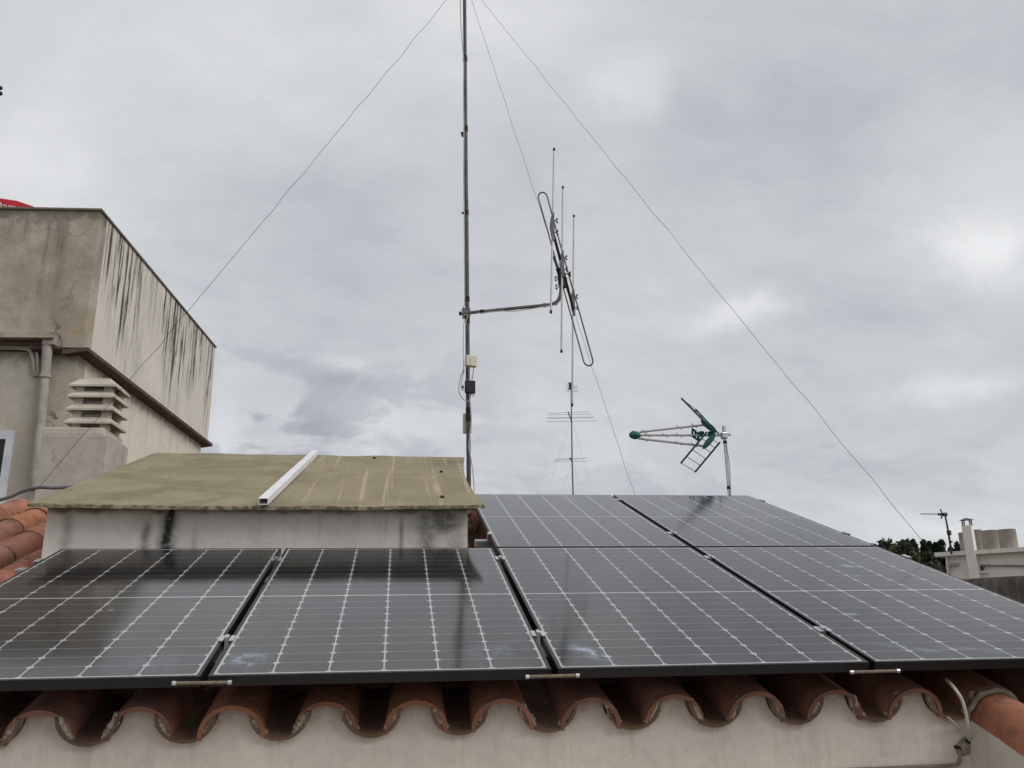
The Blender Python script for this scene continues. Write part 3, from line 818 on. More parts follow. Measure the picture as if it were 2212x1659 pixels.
# rod antenna on its arm
ant = empty('rod_antenna', at(1212, 640, 6.5), 'antenna of three upright rods and a slanted loop on an arm from the mast', 'antenna')
aD = 6.46
arm = spline([at(992, 677.5, mD - .025), at(1040, 673, mD - .03), at(1120, 665, mD - .04), at(1180, 659, 6.47), at(1198, 655, aD), at(1207, 646, aD), at(1211, 632, aD), at(1211.5, 612, aD), at(1211, 597, aD)], 6)
arm_o = MB().tube(arm, .0135, 10).build('arm', M['galv'], ant)
MB().tube([at(991.5, 677.6, mD - .025), at(996, 677.2, mD - .025)], .0155, 10).build('end_cap', M['black'], arm_o)
for x_, y_, in ((1041, 673), (1176, 659.5), (1200, 655)):
    MB().tube([at(x_ - 4, y_ + .4, 6.48 if x_ > 1100 else mD - .03), at(x_ + 4, y_ - .4, 6.48 if x_ > 1100 else mD - .03)], .017, 10).build('tape_band', M['black'], arm_o)
MB().box(at(1007, 677, mD), (.06, .07, .075), None, .006).build('arm_clamp', M['galv'], ant)
MB().tube(spline([mc(705, -3), mc(688, 0), at(1022, 676.5, 6.49), at(1041, 676, 6.48), at(1080, 672, 6.47), at(1110, 672, 6.46), at(1140, 668, 6.45), at(1176, 662, 6.44), at(1200, 658, 6.43), at(1212, 645, 6.43), at(1214, 625, 6.42)], 6), .0038, 6).build('cable', M['whitecable'], ant)
Dd = {'A': 6.13, 'B': 6.42, 'C': 6.80}
boomA, boomC = at(1190.5, 486, 6.17), at(1238.5, 668, 6.78)
MB().tube([boomA, boomC], .0115, 8).build('boom', M['boom'], ant)
for nm, xt, yt, xb, yb, ym in (('A', 1197, 322, 1190, 675, 495), ('B', 1215.8, 404, 1212.8, 760, 575), ('C', 1239.6, 466, 1236, 876, 660)):
    D = Dd[nm]; T, B_ = at(xt, yt, D), at(xb, yb, D)
    ro = MB().tube([T, B_], .0077 if nm != 'C' else .008, 8).build('element', M['rod'], ant)
    ax = (T - B_).normalized()
    for e, sg in ((T, 1), (B_, -1)): MB().tube([e - ax * sg * .016, e + ax * sg * .006], .0098, 8).build('cap', M['black'], ro)
    mdt = (ym - yt) / (yb - yt); C_ = T.lerp(B_, mdt)
    hb = MB(); hb.add([], [])
    prof = [(0, -.115), (.016, -.07), (.026, 0), (.016, .07), (0, .115)]
    q = [C_ + Vector((-p_[0] * .9, .006, p_[1])) for p_ in prof] + [C_ + Vector((.013, .006, p_)) for p_ in (.115, -.115)]
    hb.prism(q, (0, -.022, 0)); ho = hb.build('holder', M['galv'], ant)
    for dz_ in (-.045, .055):
        wn = MB(); c_ = C_ + Vector((.03, 0, dz_))
        wn.tube([C_ + Vector((0, 0, dz_)), c_], .004, 6)
        for sg in (-1, 1): wn.ell(c_ + Vector((.006, 0, sg * .012)), (Vector((.010, 0, sg * .006)), Vector((0, .004, 0)), Vector((0, 0, .009))), 8, 5)
        wn.build('wing_nut', M['black'], ho)
# folded dipole loop
dD = 6.58
Lp = []
topc = [(1163, 428), (1163.5, 421), (1168, 416.5), (1174, 416), (1180, 420), (1183, 428)]
botc = [(1280.5, 778), (1280, 785), (1275, 789.5), (1269, 789.5), (1263, 785), (1260.5, 779)]
loop = [at(x_, y_, dD) for x_, y_ in topc] + [at(x_, y_, dD) for x_, y_ in ((1208, 520), (1232, 606), (1256, 690))] + [at(x_, y_, dD) for x_, y_ in botc] + [at(x_, y_, dD) for x_, y_ in ((1240, 705), (1214, 612),)]
loop2 = [at(x_, y_, dD) for x_, y_ in ((1203, 570), (1185, 505))]
full = spline(loop[:6], 5)[:-1] + spline(loop[5:10], 2)[1:-1] + spline(loop[9:15], 5)[:-1] + [loop[14], loop[15], loop[16]]
MB().tube(full, .0064, 8).build('dipole_loop', M['galv'], ant)
MB().tube([at(1201, 566, dD), loop2[1], loop[0]], .0064, 8).build('dipole_loop', M['galv'], ant)
MB().tube([at(1196, 554, dD - .01), at(1199, 564, dD - .01), at(1207, 585, aD + .02)], [.011, .010, .012], 8).build('insulator', M['black'], ant)
mb = MB().tube([at(1205, 580, aD + .03), at(1220, 622, aD + .05)], .019, 8).tube([at(1209, 594, aD), at(1211, 616, aD)], .019, 8)
mb.tube([at(1214, 590, aD), at(1232, 592.5, dD)], .004, 6).tube([at(1216, 602, aD), at(1226, 602, aD)], .004, 6).tube([at(1216, 618, aD), at(1228, 617.5, aD)], .004, 6)
clp = mb.build('boom_clamp', M['black'], ant)
for (x_, y_) in ((1202, 602), (1203.5, 620), (1233, 592)):
    c_ = at(x_, y_, aD); wn = MB()
    for sg in (-1, 1): wn.ell(c_ + Vector((-.006, 0, sg * .013)), (Vector((.009, 0, sg * .005)), Vector((0, .004, 0)), Vector((0, 0, .010))), 8, 5)
    wn.tube([c_, at(1210, y_, aD)], .004, 6); wn.build('wing_nut', M['black'], clp)

# guy wires
apex = mpt(-45)
gl_ = atY(84, 1053, 3.55)
gr_ = atY(2063, 1254, 1.40)
gb = at(1448, 1300, 8.6)
for (q, lab, sd_, n_, am) in ((gl_, 'thin guy wire running from the mast down to the left over the weathered building', 1, 110, .011),
                           (gr_, 'thin guy wire running from the mast down to the right panel edge', 2, 120, .011),
                           (gb, 'thin middle guy wire passing behind the rod antenna to the back of the roof', 3, 90, .012)):
    o = tag(MB().tube(wavy(apex, q, n_, am, .02, sd_), (.0017, .0013, .0016)[sd_ - 1], 5).build('guy_wire', M['wire']), lab, 'wire', 'mast guy wires')

# ------------------------------------------------------------------ green television antenna
def gz(zx, zy, D): return at(1316.7 + zx * .14883, 822.9 + zy * .14883, D)
pD = 8.4
tv = empty('television_antenna', gz(1745, 1700, pD), 'green and white television antenna on a shiny pole behind the panels', 'antenna')
pt_, pb_ = gz(1658, 655, pD), gz(1745, 1720, pD)
MB().tube([pb_ - Vector((-.01, 0, 1.1)), pb_, pt_], .0165, 12).build('pole', M['chrome'], tv)
for zy in (895, 1555):
    t = (zy - 655) / (1720 - 655); p = pt_.lerp(pb_, t); MB().tube([p - Vector((0, 0, .014)), p + Vector((0, 0, .014))], .0185, 10).build('tape_band', M['black'], tv)
MB().tube(spline([gz(1690, 860, pD - .03), gz(1700, 960, pD - .02), gz(1725, 1100, pD - .02), gz(1745, 1260, pD - .02), gz(1750, 1400, pD - .02), gz(1752, 1560, pD - .02), gz(1756, 1720, pD - .02)], 5), .003, 6).build('cable', M['greycable'], tv)
def gD(zx): return pD + .02 + (1660 - zx) / 1300 * .28
mb = MB().box(gz(1660, 795, pD - .01), (.055, .06, .06), None, .008).tube([gz(1600, 790, pD), gz(1760, 772, pD)], .006, 6).ell(gz(1745, 785, pD), (Vector((.012, 0, .008)), Vector((0, .008, 0)), Vector((0, 0, .012))))
mb.build('clamp', M['chrome'], tv)
for (x0_, y0_, x1_, y1_, dirs_) in ((440, 742, 1400, 635, ((505, 732), (1010, 675), (1225, 648))), (455, 789, 1610, 790, ((547, 789), (803, 787), (1003, 785))), (420, 836, 1370, 946, ((503, 848), (1003, 903), (1225, 928)))):
    bo = MB().tube([gz(x0_, y0_, gD(x0_)), gz(x1_, y1_, gD(x1_))], .0115, 8).build('boom', M['pale'], tv)
    for (zx, zy) in dirs_:
        MB().tube([gz(zx - 44, zy - 30, gD(zx) - .07), gz(zx + 44, zy + 30, gD(zx) + .07)], .0042, 6).build('director', M['pale'], bo)
hc = gz(368, 787, gD(368)); bd = (gz(440, 787, gD(440)) - hc).normalized()
mb = MB().ell(hc, (bd * .064, bd.cross(Vector((0, 0, 1))).normalized() * .042, Vector((0, 0, .043))), 14, 10)
mb.tube([gz(330, 722, gD(340)), gz(345, 760, gD(345))], .006, 6)
mb.build('nose_cap', M['green'], tv)
# reflectors: near bar, far bar and rungs
def reflector(near, far, rungs, nm):
    (a, b_), (c_, d_) = near, far
    A, B, C, D_ = gz(*a, pD - .14), gz(*b_, pD - .14), gz(*c_, pD + .22), gz(*d_, pD + .22)
    MB().tube([C, D_], .0095, 7).build('reflector_bar', M['greendark'], tv)
    fo = MB().tube([A, B], .0095, 7).build('reflector_bar', M['greendark'], tv)
    for t in rungs:
        MB().tube([A.lerp(B, t), C.lerp(D_, t)], .0034, 6).build('rung', M['galv'], fo)
    return A, B, C, D_
reflector(((1412, 742), (1033, 1197)), ((1606, 888), (1240, 1325)), (0.06, .2, .36, .56, .78, .985), 'lower')
A, B, C, D_ = reflector(((1520, 735), (1042, 250)), ((1590, 775), (1250, 412)), (.05, .2, .36, .55, .77, .98), 'upper')
MB().add([A.lerp(B, .05), A.lerp(B, .5), C.lerp(D_, .42), C.lerp(D_, .05)], [(0, 1, 2, 3)]).add([p + Vector((0, -.004, .006)) for p in (A.lerp(B, .05), A.lerp(B, .5), C.lerp(D_, .42), C.lerp(D_, .05))], [(3, 2, 1, 0)]).build('reflector_plate', M['green'], tv)
c1, c2 = gz(1525, 765, pD - .02), gz(1365, 985, pD - .02); ax = (c1 - c2); side = Vector((.02, -.045, 0))
MB().ell((c1 + c2) / 2, (ax * .52, side, ax.normalized().cross(side.normalized()) * .024), 12, 9).build('lower_bracket', M['green'], tv)
c1, c2 = gz(1545, 750, pD - .02), gz(1330, 560, pD - .02); ax = c1 - c2
MB().ell((c1 + c2) / 2, (ax * .5, side, ax.normalized().cross(side.normalized()) * .012), 12, 9).build('upper_bracket', M['green'], tv)
dp = MB()
for (x0_, y0_, x1_, y1_, r_) in ((1205, 690, 1200, 800, .010), (1200, 690, 1285, 770, .010), (1200, 800, 1285, 860, .010), (1285, 750, 1290, 870, .013), (1245, 715, 1240, 835, .010)):
    dp.tube([gz(x0_, y0_, gD(1230) - .03), gz(x1_, y1_, gD(1230) + .03)], r_, 7)
dp.box(gz(1330, 770, gD(1330)), (.05, .05, .05), None, .008).box(gz(1480, 770, gD(1480)), (.07, .05, .05), None, .01)
dp.build('dipole', M['green'], tv)

# ------------------------------------------------------------------ distant yagi mast
def fz(zx, zy, D=22): return at(1152 + zx * .16863, 795.5 + zy * .16863, D)
fa = empty('distant_antenna_mast', fz(516, 1760), 'thin distant mast with two wide comb antennas, seen above the upper panels', 'antenna mast')
MB().tube([Vector((fz(520, 1900).x, fz(520, 1900).y, GZ)), fz(520, 1900), fz(497, 1180), fz(485, 265)], [.03, .019, .019, .015], 8).build('pole', M['galv'], fa)
ya = MB().tube([fz(447, 562, 21.3), fz(490, 678, 22.0)], .016, 6).build('boom', M['boom'], fa)
for (x0_, y0_, x1_, y1_, D) in ((190, 578, 718, 556, 21.4), (193, 600, 737, 585, 21.6), (175, 633, 772, 623, 21.8), (178, 643, 775, 635, 21.8), (170, 684, 820, 674, 22)):
    MB().tube([fz(x0_, y0_, D), fz(x1_, y1_, D)], .0055, 6).build('element', M['rod'], ya)
yb2 = MB().tube([fz(470, 1150, 21.6), fz(500, 1190, 22.0)], .018, 6).build('boom', M['boom'], fa)
for (x0_, y0_, x1_, y1_, D) in ((275, 1166, 670, 1146, 21.7), (285, 1175, 690, 1158, 21.8), (255, 1195, 738, 1187, 22)):
    MB().tube([fz(x0_, y0_, D), fz(x1_, y1_, D)], .0045, 6).build('element', M['rod'], yb2)
u = MB()
for q in range(4): u.tube([fz(455 + q * 14, 182, 21.9), fz(468 + q * 9, 260, 21.9)], .014, 5)
u.tube([fz(440, 265, 21.9), fz(500, 265, 21.9)], .016, 6); u.build('panel_antenna', M['boom'], fa)
u = MB()
for q in range(6): u.tube([fz(428 + q * 26, 190 + q * 5, 22.0), fz(430 + q * 26, 300 + q * 3, 22.0)], .004, 5)
u.tube([fz(425, 235, 22), fz(560, 250, 22)], .004, 5).tube([fz(425, 290, 22), fz(560, 300, 22)], .004, 5); u.build('reflector_grid', M['galv'], fa)
for q, (a, b_) in enumerate((((475, 690), (200, 1520)), ((505, 690), (760, 1600)), ((498, 1205), (370, 1560)), ((503, 1205), (590, 1520)))):
    MB().tube([fz(*a), fz(*b_, 23)], .0018, 4).build('guy_wire', M['galv'], fa)

# ------------------------------------------------------------------ weathered building at the left
cA = at(217, 455, 10.0); cT = 4.72; cB = 3.10
cA = Vector((-2.85, 6.655, 0)); cF = Vector((-2.548, 11.617, 0)); dr = (cF - cA).normalized()
lf = Vector((-dr.y, dr.x, 0)); Wd = 6.0
bld = empty('weathered_building', (cA.x - 2, cA.y + 2, GZ), 'weathered grey and cream building with black streaks on its side wall, left edge', 'building')
def bp(l, f, z): p = cA + lf * l + dr * f; return Vector((p.x, p.y, z))     # l: leftwards from the corner, f: away from it
FL = (cF - cA).length
off = wloc(bld)
M['bfront'] = stucco('front_render', (.52, .46, .385), (.355, .31, .25), 4.72 - GZ, 3.1 - GZ, amt=.8, msc=2.6, fine=3.6, top=.22, dirt_shade=(.12, .108, .09), warm=(.42, .33, .20), bmp=1.0, thr=.46, crack=.7, csc=.8)
M['bside'] = stucco('side_render', (.76, .70, .615), (.67, .625, .555), 4.72 - GZ, 3.0 - GZ, amt=1.6, msc=2.2, fine=15.0, top=.0, dirt_shade=(.085, .083, .078), axis='y', bmp=.5, thr=.44)
M['blow'] = stucco('lower_front_render', (.53, .485, .41), (.42, .38, .315), 3.1 - GZ, 1.0 - GZ, amt=.35, msc=1.8, fine=3.5, top=.25, dirt_shade=(.14, .125, .105), warm=(.42, .36, .26), bmp=.8, crack=.9, csc=1.1)
M['blows'] = stucco('lower_side_render', (.78, .69, .585), (.72, .635, .54), 3.1 - GZ, .0 - GZ, amt=.15, msc=1.0, fine=3.0, top=.25, dirt_shade=(.20, .15, .11), axis='y')
def quadwall(name, mtl, pts_, thick): return MB().prism(pts_, thick).build(name, mtl, bld)
quadwall('upper_front_wall', M['bfront'], [bp(Wd, 0, cB), bp(0, 0, cB), bp(0, 0, cT), bp(Wd, 0, cT)], dr * .2)
quadwall('upper_side_wall', M['bside'], [bp(.0, .2, cB), bp(0, FL, cB), bp(0, FL, cT), bp(0, .2, cT)], lf * .2)
quadwall('upper_back_wall', M['bside'], [bp(.2, FL, cB), bp(Wd, FL, cB), bp(Wd, FL, cT), bp(.2, FL, cT)], -dr * .2)
quadwall('flat_roof', M['bfront'], [bp(-.02, -.02, cT + .002), bp(-.02, FL + .02, cT + .002), bp(Wd, FL + .02, cT + .002), bp(Wd, -.02, cT + .002)], Vector((0, 0, .022)))
quadwall('lower_front_wall', M['blow'], [bp(Wd, .07, GZ), bp(.07, .07, GZ), bp(.07, .07, cB - .03), bp(Wd, .07, cB - .03)], dr * .2)
quadwall('lower_side_wall', M['blows'], [bp(.07, .27, GZ), bp(.07, FL - .1, GZ), bp(.07, FL - .1, cB - .03), bp(.07, .27, cB - .03)], lf * .2)
# eave strip along the side and the front return
quadwall('eave', M['brown'], [bp(-.06, -.03, cB - .004), bp(.2, -.03, cB - .03), bp(.2, -.03, cB - .085), bp(-.06, -.03, cB - .045)], dr * (FL + .12))
quadwall('eave_return', M['brown'], [bp(.201, -.04, cB - .004), bp(.52, -.04, cB - .004), bp(.52, .08, cB - .045), bp(.201, .08, cB - .045)], Vector((0, 0, -.022)))
# projecting ledge on the front
lz = at(80, 708, 9.9).z
quadwall('ledge', M['bfront'], [bp(.28, -.12, lz + .01), bp(Wd, -.12, lz + .01), bp(Wd, -.001, lz + .02), bp(.28, -.001, lz + .02)], Vector((0, 0, -.06)))
quadwall('soffit_band', M['brown'], [bp(.33, -.02, lz - .052), bp(Wd, -.02, lz - .052), bp(Wd, .06, lz - .052), bp(.33, .06, lz - .052)], Vector((0, 0, -.06)))
# downpipe
def onf(px, py, out=.0):                 # point on the lower front wall, pushed out by `out`
    p0 = bp(0, .07, 0) - dr * out; d = ray(px, py); t_ = (p0 - CAM).dot(dr) / d.dot(dr); return CAM + d * t_
pp_ = [onf(106, 728, .10), onf(102, 760, .09), onf(98, 815, .08), onf(88, 920, .08), onf(79, 1010, .08), onf(75, 1060, .08)]
dpp = MB().tube(pp_, [.052, .052, .046, .046, .046, .046], 12).build('downpipe', M['pipe'], bld)
for (x_, y_) in ((103, 752), (98, 812)):
    MB().tube([onf(x_ + .4, y_ - 4, .085), onf(x_ - .4, y_ + 4, .085)], .058, 12).build('collar', M['pipe'], dpp)
MB().box(onf(109, 738, .09), (.13, .12, .10), None, .01).build('hopper', M['pipe'], dpp)
for k_, (oy, r_) in enumerate(((0, .022), (-14, .018))):
    MB().tube(spline([onf(-60, 753 + oy, .03), onf(20, 752 + oy, .03), onf(50, 753 + oy, .03), onf(65, 758 + oy, .03), onf(71 + k_ * 8, 775 + oy, .03), onf(73 + k_ * 9, 800, .03), onf(76 + k_ * 6, 812, .01)], 6), r_, 8).build('conduit', M['pipe'], bld)
# window at the very left
wx = [onf(14, 925, .04), onf(14, 1090, .04)]
wf = MB(); c_ = onf(10.5, 1005, .03); e_ = lf
def wbar(l0, l1, z0, z1, dep=.06):
    q0 = c_ + lf * l0; q = [q0 + Vector((0, 0, z0 - c_.z)), q0 + lf * (l1 - l0) + Vector((0, 0, z0 - c_.z)), q0 + lf * (l1 - l0) + Vector((0, 0, z1 - c_.z)), q0 + Vector((0, 0, z1 - c_.z))]
    wf.prism(q, dr * dep)
ztop = onf(12, 930, .03).z; zbt = ztop - 1.3
wbar(-.045, .03, zbt, ztop); wbar(.03, 1.0, ztop - .09, ztop); wbar(1.0, 1.07, zbt, ztop); wbar(.03, 1.0, zbt, zbt + .07); wbar(.5, .55, zbt + .07, ztop - .09)
win = wf.build('window', M['whitepaint'], bld)
q = [c_ + lf * a_ + dr * .03 + Vector((0, 0, zz - c_.z)) for a_, zz in ((.03, zbt), (1.0, zbt), (1.0, ztop - .09), (.03, ztop - .09))]
MB().prism(q, dr * .01).build('pane', M['darkglass'], win)
MB().box(bp(.3, 3.55, cT + .06), (.12, .12, .08), None, .02).build('roof_cap', M['vent'], bld)

# red parasol on the flat roof, mostly out of frame
def at_z(px, py, z):
    d = ray(px, py); t_ = (z - CAM.z) / d.z; return CAM + d * t_
kc = at(76, 446.5, 12.3); kl = at_z(0, 435, kc.z); xa = (kc - kl); xa.z = 0; xa.normalize(); na = xa.cross(Vector((0, 0, 1)))
if na.dot(FW) > 0: na = -na
SQ = 2.4
pc = kc - xa * SQ / 2 - na * SQ / 2; pc.z = cT + .024
par = empty('parasol', pc, 'red parasol with white lettering, its edge showing above the weathered building', 'parasol')
cr4 = [kc - xa * .02, kc - xa * .22 + Vector((0, 0, .045)), kc - xa * SQ + Vector((0, 0, .045)), kc - xa * SQ - na * SQ, kc - na * SQ]; apx = Vector((pc.x, pc.y, kc.z + .07))
mb = MB(); n = 5; vs = [apx] + cr4 + [p_ - Vector((0, 0, .17)) for p_ in cr4]
mb.add(vs, [(0, 1 + k, 1 + (k + 1) % 5) for k in range(5)] + [(1 + k, 1 + (k + 1) % 5, 6 + (k + 1) % 5, 6 + k) for k in range(5)])
can = mb.build('canopy', M['red'], par)
MB().tube([pc, apx], .025, 8).build('pole', M['whitepaint'], par)
tc = bpy.data.curves.new('lettering', 'FONT'); tc.body = 'Damm'; tc.size = .14; tc.extrude = .002; tc.align_x = 'CENTER'
tm = bpy.data.objects.new('tmp', tc); COL.objects.link(tm)
dg = bpy.context.evaluated_depsgraph_get(); tme = bpy.data.meshes.new_from_object(tm.evaluated_get(dg)); bpy.data.objects.remove(tm)
tme.materials.clear(); tme.materials.append(M['white'])
to = bpy.data.objects.new('lettering', tme); COL.objects.link(to); to.parent = par
mm = Matrix((xa, Vector((0, 0, 1)), na)).transposed().to_4x4()
tl = kc - xa * .29 + na * .006 - Vector((0, 0, .105)); mm.translation = tl - pc
to.matrix_local = mm

M['shaft'] = stucco('chimney_render', (.54, .49, .435), (.43, .39, .345), 3.05, 1.9, amt=.45, msc=3.0, fine=6.0, top=.06, dirt_shade=(.17, .155, .135), bmp=.8, crack=.4, csc=2.0)
# chimney with concrete louvres between the roofs
chD = 8.6
c0 = at(168, 1000, chD)
ch = empty('chimney', Vector((c0.x, c0.y, -1)), 'concrete chimney with stacked louvre slabs in front of the weathered building', 'chimney')
ya_ = math.atan2(dr.x, dr.y); Rz = Matrix.Rotation(-ya_ * .4, 3, 'Z')
def chpt(px, py): return at(px, py, chD - .34)
sA, sB = chpt(86, 950), chpt(240, 945); wch = (sB - sA).xy.length
zt_ = sB.z; cen = (sA + sB) / 2 + Vector((0, wch / 2 * .98, 0)) + Vector((.0, 0, 0))
MB().box((cen.x, cen.y, (zt_ - 3) / 2 - .0), (wch, wch, zt_ + 3), Rz, .008).build('shaft', M['shaft'], ch)
MB().box((cen.x - .03, cen.y, zt_ + .035), (wch * .93, wch * .93, .07), Rz, .012).build('collar', M['vent'], ch)
zs = [chpt(200, y_).z for y_ in (908, 879, 851, 827)]
vw = (chpt(237, 905) - chpt(137, 905)).xy.length
vx = (chpt(237, 905) + chpt(137, 905)) / 2
vcen = Vector((vx.x + .01, cen.y - .02, 0))
mb = MB()
for sx_ in (-1, 1):
    for sy_ in (-1, 1):
        q = Rz @ Vector((sx_ * vw * .33, sy_ * vw * .33, 0)); mb.box((vcen.x + q.x, vcen.y + q.y, (zt_ + .07 + zs[3]) / 2), (.07, .07, zs[3] - zt_ - .07), Rz)
mb.build('corner_posts', M['vent'], ch)
for i, z_ in enumerate(zs):
    # each louvre: a slab with a sloped, overhanging rim
    t_ = .052 if i < 3 else .055; hw = vw / 2; iw = hw * .76
    def ring(h, z): return [vcen + (Rz @ Vector((a_ * h, b2 * h, 0))) + Vector((0, 0, z)) for a_, b2 in ((-1, -1), (1, -1), (1, 1), (-1, 1))]
    r0, r1, r2, r3 = ring(iw, z_ + .012), ring(hw * 1.11, z_ - .026), ring(hw * 1.11, z_ - .008), ring(hw * (.88 if i < 3 else .76), z_ + (.038 if i < 3 else .055))
    vs = r0 + r1 + r2 + r3; fs = [(3, 2, 1, 0), (12, 13, 14, 15)]
    for k in range(3):
        for j in range(4): fs.append((k * 4 + j, k * 4 + (j + 1) % 4, k * 4 + 4 + (j + 1) % 4, k * 4 + 4 + j))
    MB().add(vs, fs).build('louvre', M['vent'], ch)
    if i < 3: MB().box((vcen.x, vcen.y, z_ + .055), (vw * .62, vw * .62, .04), Rz).build('flue_band', M['concrete'], ch)
MB().box((vcen.x, vcen.y, zs[3] + .062), (vw * .66, vw * .66, .02), Rz, .005).build('top_slab', M['vent'], ch)

# grey cable along the ridge
gc = spline([atY(-40, 1092, 3.75), atY(0, 1080, 3.75), atY(25, 1072, 3.75), atY(50, 1061, 3.75), atY(84, 1053, 3.72), atY(120, 1054, 3.74), atY(170, 1051, 3.76), atY(240, 1050, 3.78)], 6)
tag(MB().tube(gc, .012, 8).build('ridge_cable', M['greycable']), 'thick grey cable lying along the ridge left of the slab roof', 'cable')
# bent grey scrap tucked beside the left panel
a = [rp(-1.16 + dx_, 1.28 + ds, dn_) for dx_, ds, dn_ in ((-.10, -.14, -.03), (-.13, -.02, .0), (-.09, .10, .012), (.0, .17, -.005))]
tag(MB().tube(spline(a, 6), [.016 + .006 * math.sin(i * .7) for i in range(19)], 8).build('cable_scrap', M['greycable']), 'bent grey cable end on the tiles beside the leftmost panel', 'cable')

# ------------------------------------------------------------------ facade cables
def fac(px, py, out=.006): return atY(px, py, YW - out)
c1 = spline([atY(2045, 1468, .10), atY(2062, 1487, .03), atY(2078, 1512, .02), atY(2087, 1545, .03), atY(2091, 1575, .07), fac(2093, 1598, .006), fac(2093, 1606, -.02)], 8)
tag(MB().tube(c1, .0052, 8).build('white_cable', M['whitecable']), 'thick white cable hanging from under the panel to a hole in the wall', 'cable')
c2 = spline([fac(2047, 1549, .05), fac(2060, 1560, .04), fac(2072, 1573, .012), fac(2079, 1586, .005)], 8)
tag(MB().tube(c2, .0030, 8).build('thin_cable', M['whitecable']), 'thin white cable running from the last eave tile to the wall', 'cable')
tag(MB().ell(fac(2085, 1613, .0), (Vector((.034, 0, .008)), Vector((0, .010, 0)), Vector((0, 0, .026))), 14, 10, .5).build('mortar_patch', M['mortar']), 'rough mortar patch round the cable hole in the wall', 'mortar')
for i, (x_, y_) in enumerate(((2091, 1603), (2070, 1616))):
    tag(MB().ell(fac(x_, y_, .004), (Vector((.013, 0, -.005)), Vector((0, .008, 0)), Vector((0, 0, .008))), 10, 7, .4).build('cable_grommet', M['black']), ['dark rubber grommet where the thick white cable enters the wall', 'dark rubber grommet at the top of the brown conduit'][i], 'grommet')
c3 = spline([fac(2070, 1616), fac(2074, 1630), fac(2073, 1645), fac(2066, 1652), fac(2050, 1654), fac(1990, 1656), fac(1920, 1659), fac(1800, 1664)], 6)
M['conduit'] = mat('brown_conduit', (.26, .20, .16), .8, c2=(.17, .125, .10), sc=15)
tag(MB().tube(c3, .0058, 8).build('wall_conduit', M['conduit']), 'thin brown conduit bending along the bottom of the front wall', 'conduit')

# ------------------------------------------------------------------ white house at the right
def hz(zx, zy, D): return at(1810.4 + zx * .18188, 1042.3 + zy * .18188, D)
hD = 25.0
h0 = hz(1275, 880, hD)
rt = hz(2208, 800, hD); ztop = h0.z
def at_z(px, py, z):
    d = ray(px, py); t_ = (z - CAM.z) / d.z; return CAM + d * t_
h1 = at_z(1810.4 + 2208 * .18188, 1042.3 + 825 * .18188, ztop)
fd = (h1 - h0); fd.z = 0; fd.normalize(); bk = Vector((-fd.y, fd.x, 0))
if bk.dot(FW) < 0: bk = -bk
wh = empty('white_house', h0 + fd * 4 + Vector((0, 0, -12)), 'cream rendered house with a flat roof, chimney and small window, far right', 'house')
def hp(f, b_, z): p = h0 + fd * f + bk * b_; return Vector((p.x, p.y, z))
zb_ = hz(1540, 1172, hD).z
sv = (h0 - CAM); sv.z = 0; sv.normalize()
MB().prism([hp(0, 0, GZ), hp(9, 0, GZ), hp(9, 0, ztop), hp(0, 0, ztop)], sv * 7).build('wall', M['housewall'], wh)
rfz = hz(1205, 868, hD).z
MB().prism([hp(-.20, -.20, ztop + .003), hp(9.3, -.20, ztop + .003), hp(9.3, -.20, ztop + .003) + sv * 7.4, hp(0, 0, ztop + .003) + sv * 7.2, hp(0, 0, ztop + .003) + sv * .3, hp(-.20, -.20, ztop + .003) + sv * .3], Vector((0, 0, .10))).build('roof', M['housewall'], wh)
def hwall(zx, zy, out=0.0):             # hit the front face
    d = ray(1810.4 + zx * .18188, 1042.3 + zy * .18188); p0 = h0 - bk * out; t_ = (p0 - CAM).dot(bk) / d.dot(bk); return CAM + d * t_
a, b_ = hwall(1683, 950), hwall(1765, 1072); wz1, wz0 = a.z, hwall(1765, 1075).z; fa_ = (a - h0).dot(fd); fb_ = (hwall(1762, 1000) - h0).dot(fd)
wn = MB()
for (f0, f1, z0, z1) in ((fa_ - .03, fa_, wz0, wz1), (fb_, fb_ + .03, wz0, wz1), (fa_, fb_, wz1 - .05, wz1), (fa_, fb_, wz0, wz0 + .06), (fa_, fb_, wz0 + (wz1 - wz0) * .66, wz0 + (wz1 - wz0) * .74)):
    wn.prism([hp(f0, -.05, z0), hp(f1, -.05, z0), hp(f1, -.05, z1), hp(f0, -.05, z1)], bk * .06)
wo = wn.build('window', M['housewall'], wh)
MB().prism([hp(fa_, -.012, wz0), hp(fb_, -.012, wz0), hp(fb_, -.012, wz1), hp(fa_, -.012, wz1)], bk * .008).build('pane', M['darkglass'], wo)
MB().tube([hwall(1735, 1010, .03), hwall(1760, 1068, .03)], .018, 5).build('stay', M['whitepaint'], wo)
MB().tube([hwall(1700, 984, .05), hwall(2300, 988, .05)], .022, 6).build('wall_pipe', M['tank'], wh)
MB().box(hwall(1383, 975, .03), (.30, .12, .07)).build('wall_vent', M['concrete'], wh)
MB().tube([hwall(1290, 885, .06), hwall(1312, 1110, .06)], .035, 6).build('downpipe', M['housewall'], wh)
